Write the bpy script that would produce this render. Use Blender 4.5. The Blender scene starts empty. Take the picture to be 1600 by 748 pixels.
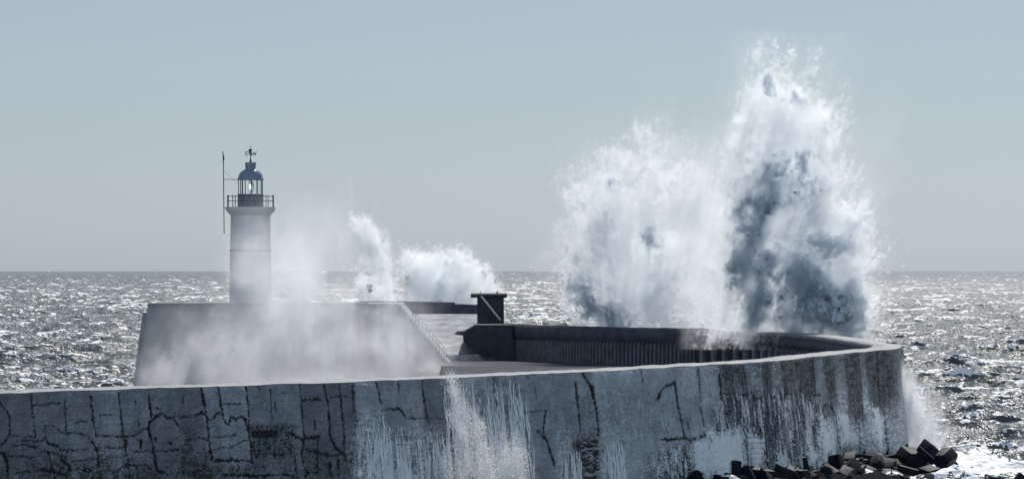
import bpy, math
import numpy as np
R = math.radians
sc = bpy.context.scene
COL = sc.collection
rng = np.random.default_rng(7)

# ------------------------------------------------------------------ camera, sky, sun, exposure
CAMZ, F, HY = 14.0, 6000.0, 421.0          # eye height above the water, focal length in photo pixels, horizon row
cam_d = bpy.data.cameras.new('camera'); cam = bpy.data.objects.new('camera', cam_d); COL.objects.link(cam)
cam.location = (0, 0, CAMZ); cam.rotation_euler = (R(90), 0, 0)
cam_d.sensor_width = 36; cam_d.lens = 36 * F / 1600; cam_d.shift_y = (HY - 374) / 1600
cam_d.clip_start = 1; cam_d.clip_end = 60000
sc.camera = cam

SUN_EL, SUN_AZ = 46.0, 12.0                 # degrees; azimuth to the right of the view axis (+Y)
wd = bpy.data.worlds.new('World'); sc.world = wd; wd.use_nodes = True
wn, wl = wd.node_tree.nodes, wd.node_tree.links
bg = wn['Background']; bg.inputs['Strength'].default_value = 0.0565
sky = wn.new('ShaderNodeTexSky'); sky.sky_type = 'NISHITA'; sky.sun_disc = False
sky.sun_elevation = R(SUN_EL); sky.sun_rotation = R(SUN_AZ); sky.air_density = 1.0; sky.dust_density = 0.6; sky.ozone_density = 1.5
hs = wn.new('ShaderNodeHueSaturation'); hs.inputs['Saturation'].default_value = 0.30; hs.inputs['Value'].default_value = 1.0
tint = wn.new('ShaderNodeMix'); tint.data_type = 'RGBA'; tint.blend_type = 'MULTIPLY'; tint.inputs[0].default_value = 1.0
tint.inputs[7].default_value = (0.825, 0.972, 1.13, 1)
wl.new(sky.outputs[0], hs.inputs['Color']); wl.new(hs.outputs[0], tint.inputs[6])
# added sky brightening behind the camera, mottled by noise, to fill shaded faces
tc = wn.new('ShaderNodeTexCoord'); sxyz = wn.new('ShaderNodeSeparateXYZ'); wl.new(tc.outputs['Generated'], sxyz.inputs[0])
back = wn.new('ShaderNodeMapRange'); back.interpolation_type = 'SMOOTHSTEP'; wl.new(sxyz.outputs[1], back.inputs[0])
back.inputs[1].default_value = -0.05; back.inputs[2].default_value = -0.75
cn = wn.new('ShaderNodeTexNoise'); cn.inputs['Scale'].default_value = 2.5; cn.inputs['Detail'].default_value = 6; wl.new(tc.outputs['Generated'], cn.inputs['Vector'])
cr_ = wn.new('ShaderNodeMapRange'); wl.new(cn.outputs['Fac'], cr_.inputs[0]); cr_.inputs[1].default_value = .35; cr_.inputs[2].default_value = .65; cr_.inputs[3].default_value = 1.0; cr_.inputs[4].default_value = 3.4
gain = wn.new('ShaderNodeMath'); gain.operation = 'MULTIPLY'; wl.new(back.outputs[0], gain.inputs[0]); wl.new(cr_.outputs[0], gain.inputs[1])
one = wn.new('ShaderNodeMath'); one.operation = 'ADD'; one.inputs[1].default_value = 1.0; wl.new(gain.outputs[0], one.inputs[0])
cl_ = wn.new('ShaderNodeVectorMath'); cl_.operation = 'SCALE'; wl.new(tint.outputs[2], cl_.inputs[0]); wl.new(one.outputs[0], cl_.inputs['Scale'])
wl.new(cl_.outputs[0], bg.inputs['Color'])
sun_d = bpy.data.lights.new('sun', 'SUN'); sun_d.energy = 5.0; sun_d.angle = R(0.5); sun_d.color = (1.0, 0.965, 0.91)
sun = bpy.data.objects.new('sun', sun_d); COL.objects.link(sun)
sun.rotation_euler = (R(-(90 - SUN_EL)), 0, R(-SUN_AZ))   # lights from beyond the subject towards the camera
sc.view_settings.view_transform = 'Standard'; sc.view_settings.look = 'None'
sc.view_settings.exposure = 0.0; sc.view_settings.gamma = 1; sc.view_settings.use_curve_mapping = False
cy = sc.cycles
cy.max_bounces = 12; cy.volume_bounces = 10; cy.diffuse_bounces = 3; cy.glossy_bounces = 3; cy.transmission_bounces = 6; cy.transparent_max_bounces = 24
cy.volume_step_rate = 1.5; cy.use_denoising = True; cy.sample_clamp_indirect = 6; cy.sample_clamp_direct = 1.7; cy.caustics_reflective = False; cy.caustics_refractive = False

# ------------------------------------------------------------------ helpers
def at(px, py, d):
    """Photo pixel at distance d."""
    return np.array([(px - 800) / F * d, d, CAMZ - (py - HY) / F * d])

def gz(px, py, z):
    return at(px, py, (CAMZ - z) * F / (py - HY))

def tag(o, label=None, cat=None, group=None, kind=None):
    if label: o['label'] = label
    if cat: o['category'] = cat
    if group: o['group'] = group
    if kind: o['kind'] = kind
    return o

def empty(name, loc=(0, 0, 0)):
    o = bpy.data.objects.new(name, None); COL.objects.link(o); o.location = loc
    return o

def link(name, me, mat, parent=None, smooth=False):
    o = bpy.data.objects.new(name, me); COL.objects.link(o)
    if mat: me.materials.append(mat)
    if parent is not None:
        o.parent = parent; o.location = (-parent.location[0], -parent.location[1], -parent.location[2])
    if smooth: me.shade_smooth()
    return o

def raw_mesh(name, V, Fc, attrs=None):
    """V (n,3); Fc (m,k) equal-sized faces, or a list of such arrays."""
    me = bpy.data.meshes.new(name)
    Fs = Fc if isinstance(Fc, list) else [Fc]
    me.vertices.add(len(V)); me.vertices.foreach_set('co', np.asarray(V, np.float32).ravel())
    loops = np.concatenate([f.ravel() for f in Fs]).astype(np.int32)
    tot = np.concatenate([np.full(len(f), f.shape[1], np.int32) for f in Fs])
    st = np.concatenate([[0], np.cumsum(tot)[:-1]]).astype(np.int32)
    me.loops.add(len(loops)); me.loops.foreach_set('vertex_index', loops)
    me.polygons.add(len(tot)); me.polygons.foreach_set('loop_start', st); me.polygons.foreach_set('loop_total', tot)
    me.update(calc_edges=True)
    for k, a in (attrs or {}).items():
        at_ = me.attributes.new(k, 'FLOAT', 'POINT'); at_.data.foreach_set('value', np.asarray(a, np.float32).ravel())
    return me

def grid_faces(nu, nv, closed=False):
    i = np.arange(nu if closed else nu - 1)[:, None]; j = np.arange(nv - 1)[None, :]
    a = i * nv + j; i2 = (i + 1) % nu; b = i2 * nv + j
    return np.stack([a, b, b + 1, a + 1], -1).reshape(-1, 4)

class MB:
    """Collects polygons into one mesh."""
    def __init__(s): s.V = []; s.Fc = []
    def add(s, V, Fc):
        n = len(s.V); s.V += [tuple(map(float, v)) for v in V]; s.Fc += [[n + i for i in f] for f in Fc]
    def box(s, c, size, rz=0.0, M=None):
        x, y, z = [k / 2 for k in size]
        P = np.array([[a * x, b * y, c_ * z] for c_ in (-1, 1) for a, b in ((-1, -1), (1, -1), (1, 1), (-1, 1))])
        if rz:
            ca, sa = math.cos(rz), math.sin(rz); P = P @ np.array([[ca, sa, 0], [-sa, ca, 0], [0, 0, 1]])
        if M is not None: P = P @ M
        s.add(P + np.array(c), [[3, 2, 1, 0], [4, 5, 6, 7], [0, 1, 5, 4], [1, 2, 6, 5], [2, 3, 7, 6], [3, 0, 4, 7]])
    def tube(s, a, b, r, n=8, r2=None):
        a = np.array(a, float); b = np.array(b, float); d = b - a; d /= np.linalg.norm(d)
        u = np.cross(d, [0, 0, 1] if abs(d[2]) < .9 else [1, 0, 0]); u /= np.linalg.norm(u); v = np.cross(d, u)
        t = np.arange(n) / n * 2 * math.pi; r2 = r if r2 is None else r2
        ring = np.cos(t)[:, None] * u + np.sin(t)[:, None] * v
        V = np.vstack([a + ring * r, b + ring * r2])
        s.add(V, [[(i + 1) % n, i, n + i, n + (i + 1) % n] for i in range(n)] + [list(range(n)), list(range(2 * n - 1, n - 1, -1))])
    def lathe(s, prof, c=(0, 0, 0), n=48, cap=True):
        t = np.arange(n) / n * 2 * math.pi; V = []
        for r, z in prof: V += [(c[0] + r * math.cos(a), c[1] + r * math.sin(a), c[2] + z) for a in t]
        Fc = []
        for k in range(len(prof) - 1):
            for i in range(n): Fc.append([k * n + i, k * n + (i + 1) % n, (k + 1) * n + (i + 1) % n, (k + 1) * n + i])
        if cap:
            Fc.append(list(range(n - 1, -1, -1))); Fc.append([(len(prof) - 1) * n + i for i in range(n)])
        s.add(V, Fc)
    def prism(s, poly, y0, y1):
        """poly of (x,z) pushed from y0 to y1"""
        n = len(poly)
        V = [(x, y0, z) for x, z in poly] + [(x, y1, z) for x, z in poly]
        s.add(V, [list(range(n)), list(range(2 * n - 1, n - 1, -1))] + [[(i + 1) % n, i, n + i, n + (i + 1) % n] for i in range(n)])
    def build(s, name, mat, parent=None, smooth=False, bevel=0.0):
        me = bpy.data.meshes.new(name); me.from_pydata(s.V, [], s.Fc); me.update()
        o = link(name, me, mat, parent)
        if smooth:
            me.shade_smooth(); me.set_sharp_from_angle(angle=R(35))
        if bevel:
            b = o.modifiers.new('bevel', 'BEVEL'); b.width = bevel; b.segments = 2; b.limit_method = 'ANGLE'
        return o

# --- noise fields (periodic, unit variance) sampled by interpolation
def field(shape, beta, lo=0.0, hi=1e9, aniso=None, seed=0):
    g = np.random.default_rng(seed)
    ks = np.meshgrid(*[np.fft.fftfreq(n) * n for n in shape[:-1]], np.fft.rfftfreq(shape[-1]) * shape[-1], indexing='ij')
    an = aniso or [1] * len(shape)
    k = np.sqrt(sum((q * a) ** 2 for q, a in zip(ks, an))); k[(0,) * len(shape)] = 1
    amp = k ** (-beta / 2) * (k >= lo) * (k <= hi)
    amp[(0,) * len(shape)] = 0
    f = np.fft.irfftn(np.fft.rfftn(g.standard_normal(shape)) * amp, s=shape)
    return (f / f.std()).astype(np.float32)

def s2(f, u, v):
    n, m = f.shape; u = np.mod(u, 1) * n; v = np.mod(v, 1) * m
    i = u.astype(int); j = v.astype(int); a = u - i; b = v - j; i %= n; j %= m; i2 = (i + 1) % n; j2 = (j + 1) % m
    return f[i, j] * (1 - a) * (1 - b) + f[i2, j] * a * (1 - b) + f[i, j2] * (1 - a) * b + f[i2, j2] * a * b

def s3(f, u, v, w):
    n, m, l = f.shape
    u = np.mod(u, 1).astype(np.float32) * n; v = np.mod(v, 1).astype(np.float32) * m; w = np.mod(w, 1).astype(np.float32) * l
    i = u.astype(np.int32); j = v.astype(np.int32); k = w.astype(np.int32); a = u - i; b = v - j; c = w - k
    i %= n; j %= m; k %= l; i2 = (i + 1) % n; j2 = (j + 1) % m; k2 = (k + 1) % l
    c00 = f[i, j, k] * (1 - a) + f[i2, j, k] * a; c10 = f[i, j2, k] * (1 - a) + f[i2, j2, k] * a
    c01 = f[i, j, k2] * (1 - a) + f[i2, j, k2] * a; c11 = f[i, j2, k2] * (1 - a) + f[i2, j2, k2] * a
    return (c00 * (1 - b) + c10 * b) * (1 - c) + (c01 * (1 - b) + c11 * b) * c

def sstep(a, b, x):
    t = np.clip((x - a) / (b - a), 0, 1); return t * t * (3 - 2 * t)

# ------------------------------------------------------------------ materials
class NT:
    def __init__(s, name):
        s.m = bpy.data.materials.new(name); s.m.use_nodes = True; s.t = s.m.node_tree; s.t.nodes.clear()
        s.out = s.n('ShaderNodeOutputMaterial')
    def n(s, ty, **kw):
        q = s.t.nodes.new(ty)
        for k, v in kw.items(): setattr(q, k, v)
        return q
    def put(s, sock, v):
        if isinstance(v, bpy.types.NodeSocket): s.t.links.new(v, sock)
        elif isinstance(v, tuple) and len(v) == 3 and sock.type == 'RGBA': sock.default_value = (*v, 1)
        else: sock.default_value = v
    def math(s, op, a, b=0.0, clamp=False):
        q = s.n('ShaderNodeMath', operation=op, use_clamp=clamp); s.put(q.inputs[0], a); s.put(q.inputs[1], b); return q.outputs[0]
    def mix(s, f, a, b, mode='MIX'):
        q = s.n('ShaderNodeMix', data_type='RGBA', blend_type=mode); s.put(q.inputs[0], f); s.put(q.inputs[6], a); s.put(q.inputs[7], b); return q.outputs[2]
    def attr(s, name): return s.n('ShaderNodeAttribute', attribute_name=name).outputs['Fac']
    def noise(s, scale, detail=4, rough=.55, vec=None, stretch=None):
        q = s.n('ShaderNodeTexNoise'); q.inputs['Scale'].default_value = scale; q.inputs['Detail'].default_value = detail; q.inputs['Roughness'].default_value = rough
        if vec is None: vec = s.n('ShaderNodeNewGeometry').outputs['Position']
        if stretch:
            mp = s.n('ShaderNodeMapping'); mp.inputs['Scale'].default_value = stretch; s.put(mp.inputs[0], vec); vec = mp.outputs[0]
        s.put(q.inputs['Vector'], vec); return q.outputs['Fac']
    def ramp(s, f, a, b):
        q = s.n('ShaderNodeMapRange', interpolation_type='SMOOTHSTEP'); s.put(q.inputs[0], f); q.inputs[1].default_value = a; q.inputs[2].default_value = b; return q.outputs[0]
    def bsdf(s, **kw):
        q = s.n('ShaderNodeBsdfPrincipled')
        for k, v in kw.items(): s.put(q.inputs[k.replace('_', ' ')], v)
        s.t.links.new(q.outputs[0], s.out.inputs[0]); return q
    def bump(s, b, h, dist=.02, strength=.6):
        q = s.n('ShaderNodeBump'); q.inputs['Strength'].default_value = strength; q.inputs['Distance'].default_value = dist; s.put(q.inputs['Height'], h)
        s.put(b.inputs['Normal'], q.outputs[0])

def simple(name, col, rough=.6, var=.25, scale=1.5, metallic=0.0, bump=0.0, stretch=None, spec=.4):
    t = NT(name); n = t.noise(scale, 6, .6, stretch=stretch)
    c = t.mix(t.ramp(n, .3, .7), tuple(k * (1 - var) for k in col), tuple(k * (1 + var) for k in col))
    b = t.bsdf(Base_Color=c, Roughness=rough, Metallic=metallic, Specular_IOR_Level=spec)
    if bump: t.bump(b, t.noise(scale * 6, 5), bump)
    return t.m

# wet cracked concrete of the sea face: attributes dark / pale / brown / wet / tone painted by wear
t = NT('weathered_wet_concrete')
n1 = t.noise(.9, 6, .62); n2 = t.noise(9, 5, .65); n3 = t.noise(5, 6, .6, stretch=(1, 1, .1)); n4 = t.noise(2.2, 5, .6, stretch=(.25, .25, 5.0))
base = t.mix(t.ramp(n1, .3, .72), (.115, .132, .152), (.185, .206, .23))
base = t.mix(t.math('MULTIPLY', t.ramp(n4, .45, .7), .5), base, (.08, .095, .115))
base = t.mix(t.math('MULTIPLY', t.ramp(n2, .45, .85), .05), base, (.32, .35, .38))
base = t.mix(t.math('MULTIPLY', t.ramp(n3, .55, .75), .25), base, (.075, .088, .108))
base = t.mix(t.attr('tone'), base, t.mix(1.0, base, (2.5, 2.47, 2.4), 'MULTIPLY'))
base = t.mix(t.math('MULTIPLY', t.attr('pale'), t.math('ADD', t.math('MULTIPLY', n2, .5), .65), True), base, (.78, .83, .86))
base = t.mix(t.math('MULTIPLY', t.attr('brown'), t.math('ADD', t.math('MULTIPLY', n3, .8), .7), True), base, (.026, .025, .0245))
base = t.mix(t.attr('dark'), base, (.008, .0095, .012))
base = t.mix(t.math('MULTIPLY', t.attr('foam'), t.ramp(t.noise(7, 5, .6, stretch=(1.6, 1.6, .22)), .38, .62), True), base, (.72, .75, .78))
b = t.bsdf(Base_Color=base, Roughness=t.math('SUBTRACT', .55, t.math('MULTIPLY', n1, .3)), Specular_IOR_Level=.16)
t.bump(b, t.math('ADD', n1, t.math('MULTIPLY', n4, 1.5)), .02, .2)
M_wall = t.m

t = NT('wet_coping_concrete')
n1 = t.noise(1.1, 6, .65); n2 = t.noise(8, 4)
c = t.mix(t.ramp(n1, .35, .7), (.13, .14, .155), (.25, .265, .285))
b = t.bsdf(Base_Color=c, Roughness=t.math('ADD', .5, t.math('MULTIPLY', n2, .3)), Specular_IOR_Level=.22)
t.bump(b, n2, .03, .5)
M_cope = t.m

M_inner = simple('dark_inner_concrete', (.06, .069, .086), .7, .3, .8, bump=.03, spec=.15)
M_rib = simple('dark_rib_concrete', (.13, .143, .165), .7, .25, 1.2, bump=.02, spec=.15)
M_block = simple('grey_pier_concrete', (.19, .204, .228), .75, .22, .5, bump=.03, stretch=(1, 1, .4), spec=.15)
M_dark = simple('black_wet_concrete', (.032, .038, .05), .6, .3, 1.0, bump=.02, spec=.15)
M_tower = simple('white_painted_masonry', (.44, .455, .47), .6, .08, 1.2, bump=.01)
M_stone = simple('rough_dark_masonry', (.14, .155, .18), .8, .35, 4.0, bump=.04)
M_dome = simple('blue_grey_painted_metal', (.17, .215, .285), .24, .1, 3.0)
M_iron = simple('dark_iron', (.02, .023, .028), .5, .2, 5.0, metallic=.3)
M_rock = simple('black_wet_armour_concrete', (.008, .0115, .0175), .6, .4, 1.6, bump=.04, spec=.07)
M_rail = simple('pale_galvanised_steel', (.5, .52, .54), .4, .1, 3.0, metallic=.4)
M_ramp = simple('pale_washed_concrete', (.29, .305, .32), .85, .35, .6, bump=.04, spec=.05)
M_bird = simple('black_feathers', (.012, .012, .014), .6, .2, 8.0)
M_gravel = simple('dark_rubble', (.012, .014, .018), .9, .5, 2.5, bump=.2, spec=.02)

t = NT('lantern_glass')
gl = t.n('ShaderNodeBsdfGlass'); gl.inputs['Roughness'].default_value = .03; gl.inputs['IOR'].default_value = 1.1; gl.inputs['Color'].default_value = (.95, .98, .98, 1)
t.t.links.new(gl.outputs[0], t.out.inputs[0]); M_glass = t.m
t = NT('lamp_glow')
em = t.n('ShaderNodeEmission'); em.inputs['Strength'].default_value = 9; em.inputs['Color'].default_value = (1, .98, .93, 1)
t.t.links.new(em.outputs[0], t.out.inputs[0]); M_lamp = t.m

# promenade and ramp: wet concrete with thin foam washing over it
t = NT('awash_promenade')
n1 = t.noise(.5, 6, .6); n2 = t.noise(2.2, 6, .65)
c = t.mix(t.ramp(n1, .35, .7), (.035, .041, .05), (.065, .073, .085))
c = t.mix(t.math('MULTIPLY', t.attr('foam'), t.ramp(n2, .38, .62), True), c, (.24, .255, .27))
b = t.bsdf(Base_Color=c, Roughness=.8, Specular_IOR_Level=.03); t.bump(b, n2, .05, .5); M_prom = t.m

t = NT('shaded_hollow_water')  # grey-blue tint that carries the shade of the splash hollows
n1 = t.noise(1.6, 5, .65); q1 = t.n('ShaderNodeBsdfDiffuse'); q2 = t.n('ShaderNodeBsdfTranslucent'); q3 = t.n('ShaderNodeMixShader'); q3.inputs[0].default_value = .45
for q in (q1, q2): t.put(q.inputs[0], t.mix(t.ramp(n1, .35, .7), (.58, .645, .705), (.78, .82, .86)))
t.t.links.new(q1.outputs[0], q3.inputs[1]); t.t.links.new(q2.outputs[0], q3.inputs[2]); t.t.links.new(q3.outputs[0], t.out.inputs[0]); M_white = t.m

# sea
t = NT('sea_water')
foam = t.attr('foam'); far = t.attr('far'); n2 = t.noise(2.6, 6, .7, stretch=(1, .5, 1)); n3 = t.noise(.06, 4, .6)
f2 = t.ramp(t.math('ADD', foam, t.math('MULTIPLY', t.math('SUBTRACT', n2, .5), .9)), .42, .62)
c = t.mix(t.ramp(n3, .35, .65), (.06, .074, .08), (.11, .126, .126))
c = t.mix(f2, c, (.78, .8, .82))
b = t.bsdf(Base_Color=c, Roughness=t.math('ADD', t.math('ADD', .20, t.math('MULTIPLY', far, .10)), t.math('MULTIPLY', f2, .5)), IOR=1.33, Specular_IOR_Level=.3)
t.bump(b, t.math('ADD', t.noise(1.2, 3, .6), t.math('MULTIPLY', t.noise(.4, 3, .6), 2.0)), .36, .9); M_sea = t.m

# spray (volume), droplets and solid water
def spray_mat(name, k, g, col=(.945, .962, .979), dense=None):
    t = NT(name); v = t.n('ShaderNodeVolumePrincipled'); v.inputs['Color'].default_value = (*col, 1); v.inputs['Density'].default_value = k
    v.inputs['Anisotropy'].default_value = g
    vi = t.n('ShaderNodeVolumeInfo')
    if dense: t.put(v.inputs['Color'], t.mix(t.ramp(vi.outputs['Density'], .6, 3.2), col, dense))      # dense spray darker: solid water, and shade painted into the hollows
    t.t.links.new(v.outputs[0], t.out.inputs['Volume']); return t.m
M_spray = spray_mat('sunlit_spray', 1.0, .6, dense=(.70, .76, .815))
M_veil = spray_mat('thin_spray_veil', 1.0, .55, (.945, .96, .975))
t = NT('white_water_drops')
d1 = t.n('ShaderNodeBsdfDiffuse'); d1.inputs[0].default_value = (.95, .96, .98, 1); d2 = t.n('ShaderNodeBsdfTranslucent'); d2.inputs[0].default_value = (.95, .96, .98, 1)
mx = t.n('ShaderNodeMixShader'); mx.inputs[0].default_value = .8
t.t.links.new(d1.outputs[0], mx.inputs[1]); t.t.links.new(d2.outputs[0], mx.inputs[2]); t.t.links.new(mx.outputs[0], t.out.inputs[0]); M_drop = t.m
t = NT('streaming_white_water'); n1 = t.noise(6, 4, stretch=(1, 1, .3)); t.bsdf(Base_Color=t.mix(n1, (.62, .67, .72), (.9, .92, .94)), Roughness=.35); M_stream = t.m

# ------------------------------------------------------------------ sea: one sheet from under the camera to the horizon
def build_sea():
    dr = []; d = 60.0
    while d < 15500:
        dr.append(d); d += max(.5 if d > 170 else 4.0, .0011 * d)
    dr = np.array(dr + [20000., 30000.])
    a0 = np.linspace(-R(12), R(12), 620); a1 = R(12) + (np.linspace(0, 1, 44)[1:] ** 2) * R(46)
    an = np.concatenate([-a1[::-1], a0, a1])
    D, A = np.meshgrid(dr, an, indexing='ij')
    X = np.tan(A) * D; Y = D.copy()
    step = np.gradient(dr)[:, None] * np.ones_like(D)
    step = np.maximum(step, np.abs(np.gradient(X, axis=1)) * .8)
    g = np.random.default_rng(3)
    Z = np.zeros_like(X); DX = np.zeros_like(X); DY = np.zeros_like(X); SL = np.zeros_like(X)
    lams = np.geomspace(1.0, 50, 110); lams *= g.uniform(.9, 1.1, 110)
    for lam in lams:
        k = 2 * math.pi / lam
        th = R(-90) + R(14) + g.normal(0, R(44 if lam < 14 else 26))         # travelling towards the camera
        amp = .0135 * lam ** .80 * (1.0 if lam < 9 else (9 / lam) ** .48)
        w = np.clip((lam / step - 1.6) / 1.6, 0, 1) * amp
        ph = k * (X * math.cos(th) + Y * math.sin(th)) + g.uniform(0, 6.283)
        c = np.cos(ph); s = np.sin(ph)
        Z += w * c; DX -= w * s * math.cos(th) * 1.1; DY -= w * s * math.sin(th) * 1.1
        SL += w * k * c
    fn = field((512, 512), 2.2, 2, seed=4); fn2 = field((512, 512), 1.6, 4, seed=5)
    grp = s2(fn, X / 420, Y / 420); fin = s2(fn2, X / 60, Y / 90)
    SL /= SL[300:500].std(); foam = sstep(1.45, 2.4, SL + .6 * grp + .4 * fin + .35 * sstep(600, 2500, D))
    # churned water round the pier head and over the blocks on the right, and one long broken crest
    tipd = np.hypot((X - 33) / 1.3, (Y - 268) / 3.2)
    near = np.exp(-(tipd / 13) ** 2)
    foam = np.maximum(foam, sstep(.45, 1.1, near * 1.25 + .28 * fin + .15 * grp - .1))
    band = np.exp(-((Y - 258 - .25 * (X - 33)) / 15) ** 2) * sstep(24, 30, X)
    foam = np.maximum(foam, sstep(.5, 1.1, band * 1.4 + .3 * fin))
    bc = at(1545, 551, 14 * F / 130); cr = np.exp(-((X - bc[0]) / 7) ** 2 - ((Y - bc[1] - .5 * (X - bc[0])) / 9) ** 2)
    foam = np.maximum(foam, sstep(.35, .7, cr + .12 * fin)); Z = Z + cr * .15
    V = np.stack([X + DX, Y + DY, Z], -1).reshape(-1, 3)
    o = link('sea', raw_mesh('sea', V, grid_faces(len(dr), len(an))[:, ::-1], {'foam': foam, 'far': sstep(350, 2800, D)}), M_sea, smooth=True)
    tag(o, kind='structure')
build_sea()

# ------------------------------------------------------------------ breakwater wall
TOPZ, PROMZ, PS = 8.2, 4.62, .036
ctrl = np.array([(-38, 164), (-31, 171.5), (-24, 180), (-18, 187.5), (-11.3, 195), (-3.4, 205.5), (3.7, 217.5), (9.9, 229), (16.3, 243), (20.3, 256), (24.5, 270), (27.6, 279),
                 (29.6, 291), (29.7, 305), (28.4, 335), (25.9, 354), (19.2, 368), (8.4, 383), (-.7, 402)], float)
def spline(P, n):
    P = np.vstack([2 * P[0] - P[1], P, 2 * P[-1] - P[-2]]); out = []
    for i in range(1, len(P) - 2):
        tt = np.linspace(0, 1, n, endpoint=False)[:, None]; a, b, c, d = P[i - 1], P[i], P[i + 1], P[i + 2]
        out.append(.5 * (2 * b + (c - a) * tt + (2 * a - 5 * b + 4 * c - d) * tt ** 2 + (3 * b - a - 3 * c + d) * tt ** 3))
    return np.vstack(out + [P[-2][None]])
def resample(P, step):
    s = np.concatenate([[0], np.cumsum(np.linalg.norm(np.diff(P, axis=0), axis=1))]); n = int(s[-1] / step) + 1
    q = np.linspace(0, s[-1], n); return np.stack([np.interp(q, s, P[:, 0]), np.interp(q, s, P[:, 1])], 1), q
PATH, _ = resample(spline(ctrl, 40), PS)
def normals(P):
    T = np.gradient(P, axis=0); T /= np.linalg.norm(T, axis=1)[:, None]
    return np.stack([T[:, 1], -T[:, 0]], 1)                     # outward (seaward, convex side)
NRM = normals(PATH)
S_JOINT = np.argmin(np.hypot(PATH[:, 0] - 19.2, PATH[:, 1] - 368))
S_TIP = np.argmin(np.hypot(PATH[:, 0] - 29.7, PATH[:, 1] - 305))
def to_px(X, Y, Z):
    return 800 + F * X / Y, HY + F * (CAMZ - Z) / Y

# hand-surveyed cracks: (origin x, origin y, zoom, width in photo pixels, points)
CR = []
def crk(x0, y0, z, w, *lines):
    for L_ in lines: CR.append((np.array(L_, float) / z + np.array([x0, y0]), w))
A5 = (0, 620, 5.714)
crk(*A5, 1.6, [(285, -20), (300, 130), (325, 370)], [(580, 20), (600, 330)], [(400, 300), (410, 260), (480, 265), (540, 300), (600, 330), (680, 315), (760, 335), (820, 385)],
    [(615, 470), (700, 465), (780, 460)], [(80, 355), (180, 350), (320, 355)], [(360, 475), (440, 490), (540, 515), (610, 560)], [(90, 535), (200, 530), (330, 535)],
    [(640, 570), (740, 560), (880, 550)], [(930, 450), (1060, 450), (1130, 440)], [(950, 545), (1130, 535)], [(1210, 30), (1215, 80)], [(1230, 190), (1245, 270)],
    [(1040, 660), (1045, 731)], [(1230, 620), (1230, 731)], [(300, 65), (400, 75), (540, 60)], [(680, 225), (780, 218)], [(890, 165), (1010, 160)], [(1400, 105), (1440, 105)])
crk(*A5, 2.4, [(805, -20), (845, 340)], [(1060, -20), (1105, 350), (1150, 600), (1165, 731)], [(1335, -20), (1360, 180)], [(0, 40), (50, 100), (95, 180), (100, 330), (60, 400), (10, 440)],
    [(400, 350), (440, 415), (500, 435), (560, 465), (615, 485)], [(200, 392), (330, 395), (400, 375)], [(120, 440), (230, 435), (340, 448)], [(690, 640), (800, 645), (880, 630)],
    [(440, 490), (460, 580), (480, 660), (500, 731)], [(840, 345), (960, 350), (1100, 352), (1200, 340), (1230, 300), (1330, 280), (1345, 220), (1400, 190), (1430, 155), (1480, 165), (1500, 195), (1560, 185), (1600, 240)],
    [(1190, 495), (1300, 485), (1400, 490), (1600, 470)], [(960, 660), (1040, 660), (1130, 620), (1300, 605), (1360, 640)], [(130, 690), (260, 665), (350, 655), (420, 630)])
crk(*A5, 4.0, [(0, 495), (50, 510), (75, 600), (85, 760)], [(1330, 280), (1350, 350), (1380, 480), (1410, 650), (1500, 690)], [(820, 385), (860, 470), (885, 600)],
    [(560, 560), (620, 600), (640, 660)], [(380, 650), (480, 660), (600, 700)])
crk(*A5, 5.0, [(1125, 385), (1125, 435)], [(1262, 385), (1262, 455)], [(1392, 365), (1392, 405)], [(1520, 400), (1530, 410)])
A6 = (280, 600, 5.054)
crk(*A6, 1.6, [(610, 0), (640, 40)], [(1370, 30), (1400, 320)], [(1200, 105), (1330, 95)], [(240, 410), (330, 415), (460, 410)], [(250, 515), (400, 500), (480, 455), (555, 435)],
    [(755, 130), (765, 210)], [(350, 155), (490, 155)], [(100, 440), (160, 425), (215, 440)], [(35, 105), (40, 150)], [(720, 40), (735, 300)])
crk(*A6, 2.3, [(180, 10), (215, 240), (235, 440), (260, 590)], [(300, 10), (325, 120), (345, 280), (385, 325), (405, 265), (440, 280), (480, 265), (520, 275), (535, 340), (555, 430)],
    [(0, 250), (120, 255), (190, 215), (240, 280), (300, 235), (320, 240)], [(530, 10), (550, 300), (570, 600)], [(955, 0), (975, 200), (995, 420), (970, 580), (1010, 720)], [(1150, -10), (1180, 150), (1200, 330), (1200, 420)],
    [(1270, 30), (1290, 220), (1310, 400)], [(985, 125), (1050, 125), (1090, 110), (1130, 135)], [(1110, 420), (1100, 600), (1110, 720)], [(1010, 520), (1200, 560), (1390, 550)], [(915, 580), (935, 748)], [(1080, 290), (1085, 350)],
    [(1200, 600), (1210, 740)], [(1265, 590), (1270, 740)])
crk(*A6, 3.6, [(545, 330), (560, 420), (575, 600)], [(290, 605), (400, 600), (520, 605), (580, 620)], [(1310, 400), (1310, 560), (1340, 620), (1390, 600)], [(1000, 430), (1110, 410)], [(1200, 420), (1250, 520), (1330, 560)],
    [(360, 720), (560, 725), (740, 710), (940, 720)], [(1000, 710), (1100, 690)], [(900, 390), (990, 450), (970, 580)], [(225, 400), (235, 450), (260, 590)])
A7 = (500, 540, 2.857)
crk(*A7, 1.6, [(555, 150), (562, 190)], [(775, 140), (795, 290), (815, 340)], [(868, 140), (885, 300)], [(960, 180), (970, 240)], [(1435, 110), (1440, 160)], [(885, 300), (990, 290)],
    [(380, 320), (480, 325), (600, 325)], [(90, 180), (110, 330)], [(150, 170), (155, 280)], [(350, 150), (355, 200)], [(610, 330), (640, 400)])
crk(*A7, 2.3, [(250, 165), (275, 260)], [(455, 150), (480, 300), (500, 380)], [(1500, 240), (1530, 190), (1585, 170), (1600, 260)], [(280, 290), (360, 285), (380, 310)], [(1145, 165), (1160, 300), (1165, 390)])
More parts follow.
